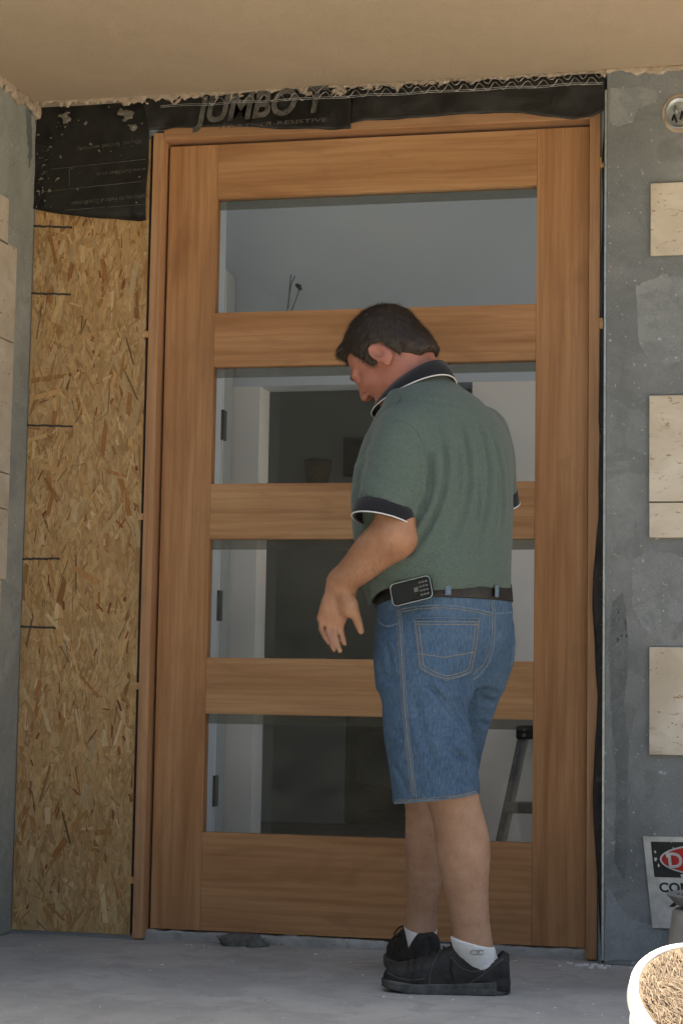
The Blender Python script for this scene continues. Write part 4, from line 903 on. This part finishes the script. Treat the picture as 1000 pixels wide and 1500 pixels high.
def shirt_fn(P, c, r):
    tL, tR = (P-cfL)@axL, (P-cfR)@axR
    t0 = S0(P, c, r); sL, sR = SL(P, c, r), SR(P, c, r); kk = .012+.040*np.clip((z_ := P[:,2])-1.22, 0, .12)/.12
    d = smin(smin(t0, np.maximum(sL+.0015, tL+.030), kk*.4), np.maximum(sR, tR+.030), kk); l, f = lf(P, SHIRT); z = P[:,2]
    env = np.clip((1.47-z)/.08, 0, 1)*np.clip((z-zhem+.02)/.06, 0, 1)
    back = np.clip(-f/.10+.35, 0, 1)
    d = apply_folds(d, P, c, r, SF)+.0022*vnoise(P*np.array([1,1,.4]), 16, 5)*env
    t = (z-zhem)/.10; bl = np.exp(-((t-.35)/.45)**2)*.010*(vnoise(P*np.array([1,1,.6]), 11, 51)); d = d-bl
    dl = np.linalg.norm(P-(shL*.5+cfL*.5), axis=1); d = d-np.clip(1-dl/.16, 0, 1)*.0035*np.sin((z*.8+.5*P[:,0]+.03*vnoise(P, 9, 61))*2*math.pi/.055)
    d = d+.0012*fbm(P, 34, 71, 2)
    d0 = d
    hem = zhem-.014*np.clip((l-.05)/.1,0,1)-.050*np.clip(f/.16, 0, 1)**1.2-.010*np.clip(-f/.16, 0, 1)
    d = np.maximum(d, hem-z)
    inner = np.minimum(np.where((tL > -.05) & (t0 > .012), -(sL+.010), -9), 9); inner = np.maximum(inner, np.where((tR > -.05) & (t0 > .012), -(sR+.010), -9)); inner = np.maximum(inner, np.where(z < hem+.02, -(d0+.011), -9))
    inner = np.where(((tL > -.05) & (sL < -.010) & (t0 > .012)), -(sL+.010), inner)
    return np.maximum(d, inner)
def knit(name, c1, c2, c3):
    n = NM(name); v = n.coord(); a = n.noise(v, 420, 3, .7); b = n.noise(v, 7, 4, .5); w1 = n.noise(n.coord((1,1,3.0)), 160, 3, .6)
    c = n.ramp(a, [(.35, c1), (.5, c2), (.66, c3)]); c = n.mix(.30, c, n.ramp(w1, [(.35, c1), (.65, c3)]))
    n.base(c).rough(.9).bump(a, .25, .0012); n.b.inputs['Specular IOR Level'].default_value = .12; n.b.inputs['Sheen Weight'].default_value = .15; MAT[name] = n.m
knit('polo_green', (.046,.074,.064), (.084,.118,.102), (.130,.160,.142)); knit('polo_navy', (.008,.009,.012), (.014,.015,.020), (.024,.025,.030)); knit('polo_white', (.5,.5,.5), (.62,.62,.61), (.7,.7,.7)); knit('sock_white', (.58,.58,.58), (.68,.68,.68), (.75,.75,.74))
shirt = link('polo_shirt', sdf_mesh('polo_shirt', shirt_fn, (.62,-1.02,zhem-.10), (1.36,-.20,1.66), .0050, relax=2), 'polo_green', person, smooth=True)

def bvh_of(o): me = o.data; return BVHTree.FromPolygons([v_.co[:] for v_ in me.vertices], [p_.vertices[:] for p_ in me.polygons])
def cast(bvh, px, py):
    d_ = ray(px, py); d_ = d_/np.linalg.norm(d_); h_, nn, _, dist = bvh.ray_cast(Vector(CAM), Vector(d_), 12)
    return (None, None) if h_ is None else (np.array(h_), np.array(nn))
def path(bvh, pts, off=.001, step=4.0):
    out = []; P = []
    for (a, b) in zip(pts[:-1], pts[1:]):
        m_ = max(1, int(math.hypot(b[0]-a[0], b[1]-a[1])/step)); P += [(a[0]+(b[0]-a[0])*i/m_, a[1]+(b[1]-a[1])*i/m_) for i in range(m_)]
    P.append(pts[-1])
    for px, py in P:
        h_, nn = cast(bvh, px, py)
        if h_ is not None: out.append(h_+nn*off)
    return out
def smooth_path(pts, it=3):
    P = np.array(pts)
    for _ in range(it): P[1:-1] = P[1:-1]*.5+.25*(P[:-2]+P[2:])
    return list(P)
SB = bvh_of(shirt)
for pts in ([(588,579),(580,596),(573,612)], [(575,620),(592,617),(608,627),(619,648),(625,676),(625,712),(620,745)]):
    q = path(SB, pts, .0002); 
    if len(q) > 3: MB().tube(smooth_path(q), .0016, 5).build('seam', 'polo_green', shirt, smooth=True)
# sleeve cuffs
def cuff(cf, ax, r, back, name):
    e1 = np.cross(ax, (0,0,1.0)); e1 = np.cross(ax, np.array([.3,1,0])); e1 /= np.linalg.norm(e1); e2 = np.cross(ax, e1); rg = lambda rr, t: [cf+ax*t+rr*(e1*math.cos(2*math.pi*i/40)*1.0+e2*math.sin(2*math.pi*i/40)) for i in range(40)]
    c_ = MB().loft([rg(r-.006,-.034), rg(r+.0012,-.034), rg(r+.0018,-.018), rg(r+.0010,.004), rg(r-.0008,.006), rg(r-.006,.002)]).build('cuff', 'polo_navy', shirt, smooth=True)
    MB().tube(rg(r+.0016,.0035), .0019, 6, closed=True).build('cuff_piping', 'polo_white', c_, smooth=True)
cuff(cfL, axL, .0795, 1, 'cuff'); cuff(cfR, axR, .0715, 1, 'cuff')
# collar
cc = J(606,572,-.62); nA = 56
def cloop(rf, rl, dz, slope, ddf=0): return [cc+BF*(rf*math.cos(t)+ddf)+BL*rl*math.sin(t)+np.array([0,0,dz-slope*rf*math.cos(t)+.010*math.sin(t)**2*(-1)]) for t in np.linspace(0, 2*math.pi, nA, endpoint=False)]
colr = MB().loft([cloop(.083,.070,.006,.55), cloop(.087,.074,.020,.55), cloop(.093,.080,.021,.54), cloop(.105,.093,.004,.47), cloop(.116,.106,-.018,.42), cloop(.113,.103,-.020,.42)]).build('collar', 'polo_navy', shirt, smooth=True, solid=.002)
MB().tube(cloop(.1165,.1065,-.0195,.42), .0018, 6, closed=True).build('collar_piping', 'polo_white', colr, smooth=True)

# ---- denim shorts
D0 = Field(); D0.fn(sect_fn(PANTS), (1.02,-.62,ZR(920)), .32, .05)
D0.chain([J(618,960,-.705), J(622,1010,-.725), J(623,1055,-.745), J(632,1105,-.757), J(643,1190,-.768)], [.102,.108,.110,.113,.107], .06)
D0.chain([J(682,960,-.545), J(674,1010,-.53), J(662,1055,-.515), J(650,1105,-.50), J(636,1190,-.49)], [.098,.102,.102,.100,.098], .05)
hA, hB = J(577,1177,-.765), J(698,1163,-.765)
DF = fold_lines(D0, (.70,-1.0,hA[2]-.03), (1.32,-.30,ZR(848)), [
    ([(610,988),(640,1015),(668,1050),(690,1085)], .009, .011), ([(640,1000),(664,1013),(690,1024)], .008, .009), ([(600,1000),(612,1050),(630,1100),(640,1140)], .010, .006), ([(692,998),(693,1030),(690,1062),(694,1090)], .010, .010),
    ([(655,1096),(680,1115),(698,1126)], .009, .008), ([(700,1020),(718,1030),(736,1020)], .008, .008), ([(698,1056),(712,1064),(724,1060)], .007, .007), ([(556,985),(575,998),(590,992)], .009, .006), ([(560,1060),(582,1078),(596,1072)], .009, .005),
    ([(650,945),(700,985),(735,975)], .008, .003), ([(625,1060),(655,1085),(680,1120),(688,1150)], .011, .007), ([(575,1120),(590,1140),(600,1165)], .009, .005), ([(562,930),(572,960),(575,990)], .008, .004)])
def denim_fn(P, c, r):
    d = D0(P, c, r); z = P[:,2]; d = apply_folds(d, P, c, r, DF)
    d = d+.0055*fbm(P*np.array([1,1,.6]), 11, 81, 2)*np.clip((ZR(900)-z)/.1, 0, 1)+.0010*fbm(P, 55, 91, 2); d0 = d
    hem = np.interp(P[:,0], [hA[0], hB[0]], [hA[2], hB[2]]); d = np.maximum(d, hem-z); d = np.maximum(d, z-ZR(852)-.012*0)
    return np.where(z < hem+.07, np.maximum(d, -(d0+.012)), d)
n = NM('denim'); v = n.coord(); a = n.noise(v, 6, 7, .6, .5); tw = n.noise(n.coord((1,1,1), rot=(0,R(40),0)), 700, 2, .6); f2 = n.noise(n.coord((1,1,.25)), 260, 4, .65); wv = n.noise(v, 17, 5, .6)
c_ = n.ramp(a, [(.3,(.030,.066,.125)), (.52,(.052,.100,.172)), (.72,(.088,.145,.222))]); c_ = n.mix(.42, c_, n.ramp(f2, [(.32,(.016,.038,.082)), (.68,(.145,.205,.275))])); c_ = n.mix(n.ramp(wv, [(.58,(0,0,0)), (.74,(.4,.4,.4))]), c_, (.16,.205,.25))
n.base(c_).rough(.88).bump(f2, .3, .0010); n.b.inputs['Specular IOR Level'].default_value = .15; MAT['denim'] = n.m
knit('denim_seam', (.05,.085,.14), (.115,.165,.225), (.21,.255,.29)); knit('stitch', (.20,.16,.10), (.34,.27,.18), (.42,.36,.27))
shorts = link('denim_shorts', sdf_mesh('denim_shorts', denim_fn, (.70,-1.0,hA[2]-.03), (1.32,-.30,ZR(848)), .0048, relax=1), 'denim', person, smooth=True)
DB = bvh_of(shorts)
def dash(pts, mb, off=.0012, L_=2.2, gap=1.6, r_=.0009):
    q = path(DB, pts, off, 1.0); i = 0; s_ = int(L_+gap)
    if len(q) < 4: return
    q = smooth_path(q, 4)
    while i+int(L_) < len(q): mb.tube([q[i], q[min(len(q)-1, i+int(L_))]], r_, 4); i += s_
def seam(pts, r_=.0026, name='seam', mat='denim_seam'):
    q = path(DB, pts, -.0006, 3.0)
    if len(q) > 3: return MB().tube(smooth_path(q, 4), r_, 6).build(name, mat, shorts, smooth=True)
side = [(583,892),(586,925),(589,980),(592,1030),(597,1085),(602,1130),(606,1167)]
seam(side, .0032); seam([(588,892),(610,888),(640,886),(670,888),(700,893),(722,899)], .0024); seam([(724,899),(738,898),(749,897)], .0024)
seam([(723,872),(724,899),(724,925),(722,950),(715,972),(703,988),(692,996)], .0028)
seam([(553,906),(556,914),(564,918),(575,917),(583,913)], .0030)
seam([(752,915),(754,930),(752,955),(748,975)], .0025)
st = MB()
dash([(x+3.5, y) for x, y in side], st); dash([(x-3, y) for x, y in side], st)
dash([(590,896),(612,892),(640,890),(670,892),(700,897),(720,902)], st); dash([(719,876),(720,925),(717,952),(708,972),(692,988)], st); dash([(579,1172),(600,1172),(640,1168),(670,1165),(696,1159)], st)
tag(st.build('stitching', 'stitch', shorts), kind='stuff')
def patch(outline, off, name, mat, n_=22):
    xs_ = [p[0] for p in outline]; ys_ = [p[1] for p in outline]; O = outline; bm_v = {}; vs, fs = [], []
    def span(y):
        X = []
        for (a, b) in zip(O, O[1:]+O[:1]):
            if (a[1] <= y < b[1]) or (b[1] <= y < a[1]): X.append(a[0]+(b[0]-a[0])*(y-a[1])/(b[1]-a[1]))
        return min(X), max(X)
    y0_, y1_ = min(ys_)+.6, max(ys_)-.3; rows = []
    for j in range(n_):
        y = y0_+(y1_-y0_)*j/(n_-1); l_, r_ = span(y); row = []
        for i in range(n_):
            h_, nn = cast(DB, l_+(r_-l_)*i/(n_-1), y)
            row.append(h_+nn*off if h_ is not None else (row[-1] if row else np.zeros(3)))
        rows.append(row)
    return MB().loft(rows, closed_ring=False).build(name, mat, shorts, smooth=True, solid=.0016)
pk = [(606,906),(654,905),(701,906),(699,930),(694,962),(689,985),(672,992),(652,997),(632,990),(614,979),(610,940)]
patch(pk, .0016, 'back_pocket', 'denim')
st2 = MB()
def inset(poly, k): c_ = np.mean(poly, 0); return [tuple(c_+(np.array(p)-c_)*k) for p in poly]
def dash2(pts, mb): dash(pts, mb, .0032)
i1 = inset(pk, .955); dash2(i1[2:]+i1[:1], st2); i2 = inset(pk, .86); dash2(i2[2:]+i2[:1], st2); dash2([(608,911),(699,911)], st2); dash2([(609,915),(698,915)], st2); dash2([(612,958),(650,963),(692,955)], st2)
tag(st2.build('pocket_stitching', 'stitch', shorts), kind='stuff')
q = path(DB, pk+[pk[0]], .0018, 2.0)
if len(q) > 4: MB().tube(q, .0015, 5).build('pocket_edge', 'denim_seam', shorts, smooth=True)
q = path(DB, [(578,1176),(600,1174.5),(640,1171),(670,1167.5),(697,1161.5)], .0, 2.0)
if len(q) > 4: MB().tube(smooth_path(q), .0034, 6).build('hem', 'denim_seam', shorts, smooth=True)
# belt
def bring(py, k, tilt=.0):
    T = PANTS; z = ZR(py); cx, cy, a, b = (np.interp(z, T[:,0], T[:,i]) for i in (1,2,3,4)); out = []
    for t in np.linspace(0, 2*math.pi, 72, endpoint=False):
        ct, st_ = math.cos(t), math.sin(t); l = a*k*np.sign(st_)*abs(st_)**(2/2.3); f = b*k*np.sign(ct)*abs(ct)**(2/2.3)
        out.append(np.array([cx, cy, z])+BL*l+BF*f+np.array([0,0,-.030*max(0, f/b)]))
    return out
plain('leather', (.013,.010,.009), .45, var=.3, nscale=80, spec=.4)
belt = MB().loft([bring(853,.985), bring(853,1.022), bring(855,1.028), bring(878,1.026), bring(880,1.02), bring(880,.985)]).build('belt', 'leather', person, smooth=True)
BB = bvh_of(belt)
for (px, y0, y1) in ((655,855,880), (724,855,884)):
    q = []
    for k in range(7):
        h_, nn = cast(BB, px, y0+3+(y1-y0-4)*k/6)
        if h_ is not None: q.append((h_+nn*.007, nn))
    if len(q) > 2:
        mb = MB(); vdir = np.array([0,0,1.0]); rows = []
        for p_, nn in q: t_ = np.cross(vdir, nn); t_ /= np.linalg.norm(t_); rows.append([p_-t_*.0075, p_-t_*.004+nn*.0012, p_+t_*.004+nn*.0012, p_+t_*.0075])
        mb.loft(rows, closed_ring=False).build('belt_loop', 'denim_seam', belt, smooth=True, solid=.002)
# phone clipped to the belt
h_, nn = cast(BB, 604, 868)
if h_ is None: h_, nn = J(604,866,-.80), -ray(604,866)
nn = nn/np.linalg.norm(nn); nn = nn*.75-.25*ray(604,866)/np.linalg.norm(ray(604,866)); nn /= np.linalg.norm(nn); ux = np.cross((0,0,1.0), nn); ux /= np.linalg.norm(ux); uz = np.cross(nn, ux); aa = R(13); ex = ux*math.cos(aa)+uz*math.sin(aa); ez = -ux*math.sin(aa)+uz*math.cos(aa)
pc_ = J(603,866, 0); pc_ = CAM+ray(603,866)*(((h_+nn*.026)[1]-CAM[1])/ray(603,866)[1])
phone = empty('mobile_phone', pc_); tag(phone, 'black mobile phone with silver rim clipped to the brown belt', 'mobile phone')
def rrect(w_, h__, r_, d_, n=8):
    out = []
    for cx, cz, a0 in ((w_-r_, h__-r_, 0), (-w_+r_, h__-r_, 90), (-w_+r_, -h__+r_, 180), (w_-r_, -h__+r_, 270)):
        for k in range(n+1): a_ = R(a0+90*k/n); out.append(pc_+ex*(cx+r_*math.cos(a_))+ez*(cz+r_*math.sin(a_))+nn*d_)
    return out
PW, PH = .0545, .0285
MB().loft([rrect(PW-.002,PH-.002,.011,-.013), rrect(PW,PH,.012,-.008), rrect(PW,PH,.012,.004)], cap0=True, cap1=True).build('phone_case', 'black_plastic', phone, smooth=False, bevel=.001)
MB().tube(rrect(PW,PH,.012,.005), .0014, 6, closed=True).build('silver_rim', 'metal_galv', phone, smooth=True)
plain('phone_screen', (.010,.012,.012), .15, var=.1, spec=.5, bump=0)
MB().loft([rrect(PW-.003,PH-.003,.010,.0045), rrect(PW-.004,PH-.004,.009,.006)], cap1=True).build('front_plate', 'phone_screen', phone)
MB().obox(pc_+ex*.014+nn*.0065, ex, ez, nn, .006, .006, .0009).build('navigation_key', 'alu', phone, bevel=.001)
for i in range(3):
    for j in range(4): MB().obox(pc_+ex*(.027+.0085*i)+ez*(-.016+.0105*j)+nn*.0065, ex, ez, nn, .0030, .0022, .0007).build('key', 'alu', phone)

# ---- socks and shoes
def sock(an, hl, to, r0, top_px, Y, name='sock'):
    d_ = (to-hl)/np.linalg.norm(to-hl); zt_ = J(*top_px, Y)[2]; fS = Field(); fS.chain([an+np.array([0,0,.04]), an, hl+d_*.065+np.array([0,0,.06])], [r0*1.10, r0*1.03, r0*.74], .02); fS.cone(hl+d_*.050+np.array([0,0,.055]), hl+d_*.14+np.array([0,0,.05]), .030, .028, .02)
    def f(P, c, r):
        sl_ = zt_+.012*np.clip(((P-an)@d_)/.05, -1, 1); rib = .0006*np.sin(P[:,2]*2*math.pi/.006)
        return np.maximum(fS(P, c, r)+rib, P[:,2]-sl_)
    lo_ = np.minimum(hl, an)-np.array([.10,.10,.0]); lo_[2] = .03; hi_ = np.maximum(np.maximum(hl, an)+.10, hl+d_*.16+.06); hi_[2] = zt_+.05; lo_ = np.minimum(lo_, hl+d_*.16-.06); lo_[2] = .03
    return link(name, sdf_mesh(name, f, lo_, hi_, .004, relax=1), 'sock_white', person, smooth=True)
skA = sock(anL, hlA, toA, .0505, (692,1379), -.75); skB = sock(anR, hlB, toB, .0435, (616,1357), -.455)
KB = bvh_of(skA)
for (cx, rx) in ((695,6.5), (703,5.0)):
    q = path(KB, [(cx+rx*math.cos(t), 1395+3.2*math.sin(t)) for t in np.linspace(.6 if cx > 700 else 0, 5.7 if cx > 700 else 6.28, 22)], .0012, 1.0)
    if len(q) > 4: MB().tube(q, .0011, 5).build('sock_emblem', 'pail_grey', skA)
n = NM('shoe_leather'); v = n.coord(); a = n.noise(v, 22, 6, .65); bq = n.noise(v, 240, 4, .6); n.base(n.mix(n.ramp(a, [(.5,(0,0,0)), (.75,(.5,.5,.5))]), n.ramp(bq, [(.3,(.012,.0115,.011)), (.7,(.028,.027,.026))]), (.065,.062,.058))).rough(n.ramp(a, [(.3,(.45,.45,.45)), (.7,(.75,.75,.75))])).bump(bq, .3, .001); MAT['shoe_leather'] = n.m
n = NM('shoe_sole'); v = n.coord(); a = n.noise(v, 30, 6, .6); n.base(n.ramp(a, [(.3,(.042,.044,.042)), (.7,(.115,.117,.110))])).rough(.8).bump(a, .3, .001); MAT['shoe_sole'] = n.m
plain('lace', (.012,.012,.012), .8, nscale=300)
def shoe(hl, to, name, lbl, side_sign, hs=1.0):
    d_ = (to-hl); Ls = np.linalg.norm(d_); d_ = d_/Ls; s_ = np.cross((0,0,1.0), d_)
    tt = np.array([0,.02,.06,.12,.18,.23,.28,.31,.325])*Ls/.325
    wt = np.array([.029,.041,.047,.047,.049,.053,.049,.037,.012]); ht = np.array([.098,.108,.082,.126,.102,.082,.070,.060,.036])*hs
    def loc(P): q = P-hl; return q@d_, q@s_, q[:,2]
    def upper(P, c, r):
        t, s, z = loc(P); w_ = np.interp(t, tt, wt)-.003; h__ = np.interp(t, tt, ht); z0 = .018
        e_ = np.interp(t, [.0,.10,.15], [7,7,2.6]); k = ((np.abs(s)/w_)**2.4+(np.clip(z-z0, 0, None)/(h__-z0))**e_+1e-9)**(1/2.4); d = (k-1)*np.minimum(w_, .05)*.8
        d = np.maximum(d, np.maximum(-t+.002, t-Ls+.004)); d = np.maximum(d, z0-.008-z)
        # ankle opening
        op = np.sqrt(((t-.072)/.056)**2+(s/.039)**2)-1; d = np.maximum(d, -np.maximum(op*.03, .050-z)) 
        pan = .0016*(np.sin(np.clip((t*.9+z*1.1-.05)/.012, -1.57, 1.57)))-.0014*np.sin(np.clip((z-.062+.25*np.abs(t-.19))/.004, -1.57, 1.57)); wr = .0022*np.sin((t+.3*z)*2*math.pi/.017)*np.exp(-((t-.235)/.022)**2)
        return d+pan*.5+wr+.0014*fbm(P, 50, 7, 2)
    def sole(P, c, r):
        t, s, z = loc(P); w_ = np.interp(t, tt, wt)+.003; top_ = np.interp(t/Ls, [0,.12,.45,.75,1], [.036,.034,.026,.024,.032]); bot = np.interp(t/Ls, [0,.06,.78,1], [.003,0,0,.012])
        d = np.maximum(np.abs(s)-w_, np.maximum(z-top_, bot-z)); d = np.maximum(d, np.maximum(-t-.002, t-Ls-.001)); gr = .0014*(np.abs(z-.017) < .0022)
        end = np.sqrt(np.maximum(0, t-(Ls-.055))**2*.75+s**2)-.052; d = np.where(t > Ls-.055, smax(d, end, .004), d); hb = np.sqrt(np.maximum(0, .036-t)**2+s**2)-.039; d = np.where(t < .036, smax(d, hb, .004), d)
        return d+gr+.0006*fbm(P, 80, 9, 2)
    lo_ = np.minimum(hl, to)-.07; hi_ = np.maximum(hl, to)+.07; lo_[2] = -.006; hi_[2] = .16
    ro = link(name, sdf_mesh(name, upper, lo_, hi_, .0034, relax=1), 'shoe_leather', person, smooth=True); ro['label'] = lbl
    link('sole', sdf_mesh('sole', sole, lo_, hi_, .0034, relax=0), 'shoe_sole', ro, smooth=True)
    W_ = lambda t, s, z: hl+d_*t+s_*s+np.array([0,0,z])
    for i in range(5):
        t = .125+.018*i; z = np.interp(t, tt, ht); MB().tube([W_(t,-.020,z-.012), W_(t+.003,-.010,z-.001), W_(t+.006,0,z+.003), W_(t+.003,.010,z-.001), W_(t,.020,z-.012)], .0024, 6).build('lace', 'lace', ro, smooth=True)
    z = .108*hs; sg_ = side_sign
    MB().tube(smooth_path([W_(.128,0,z), W_(.135,.020*sg_,z+.012), W_(.140,.050*sg_,z+.002), W_(.145,.066*sg_,z-.028), W_(.142,.060*sg_,z-.044), W_(.138,.045*sg_,z-.030), W_(.130,.018*sg_,z-.006), W_(.128,0,z)], 2), .0023, 6).build('lace_bow', 'lace', ro, smooth=True)
    MB().tube(smooth_path([W_(.128,0,z), W_(.14,-.020*sg_,z+.004), W_(.15,-.044*sg_,z-.022), W_(.155,-.052*sg_,z-.055), W_(.14,-.0535*sg_,z-.072)], 2), .0022, 6).build('lace_bow', 'lace', ro, smooth=True)
    return ro
shA = shoe(hlA, toA, 'shoe', 'worn black leather shoe seen from its side', -1)
shB = shoe(hlB, toB, 'shoe', 'worn black leather shoe pointing at the door', 1, 1.14)

HB_ = bvh_of(shA)
knit('shoe_stitch', (.05,.05,.048), (.085,.083,.08), (.12,.118,.11))
for pts in ([(737,1404),(722,1416),(704,1430),(686,1441),(672,1446)], [(644,1392),(634,1412),(629,1432),(628,1446)], [(660,1402),(672,1416),(690,1424),(712,1420),(728,1408)], [(566,1424),(580,1432),(600,1436),(622,1434)]):
    q = path(HB_, pts, .0002, 2.0)
    if len(q) > 4: MB().tube(smooth_path(q), .0012, 5).build('shoe_seam', 'shoe_stitch', shA, smooth=True)
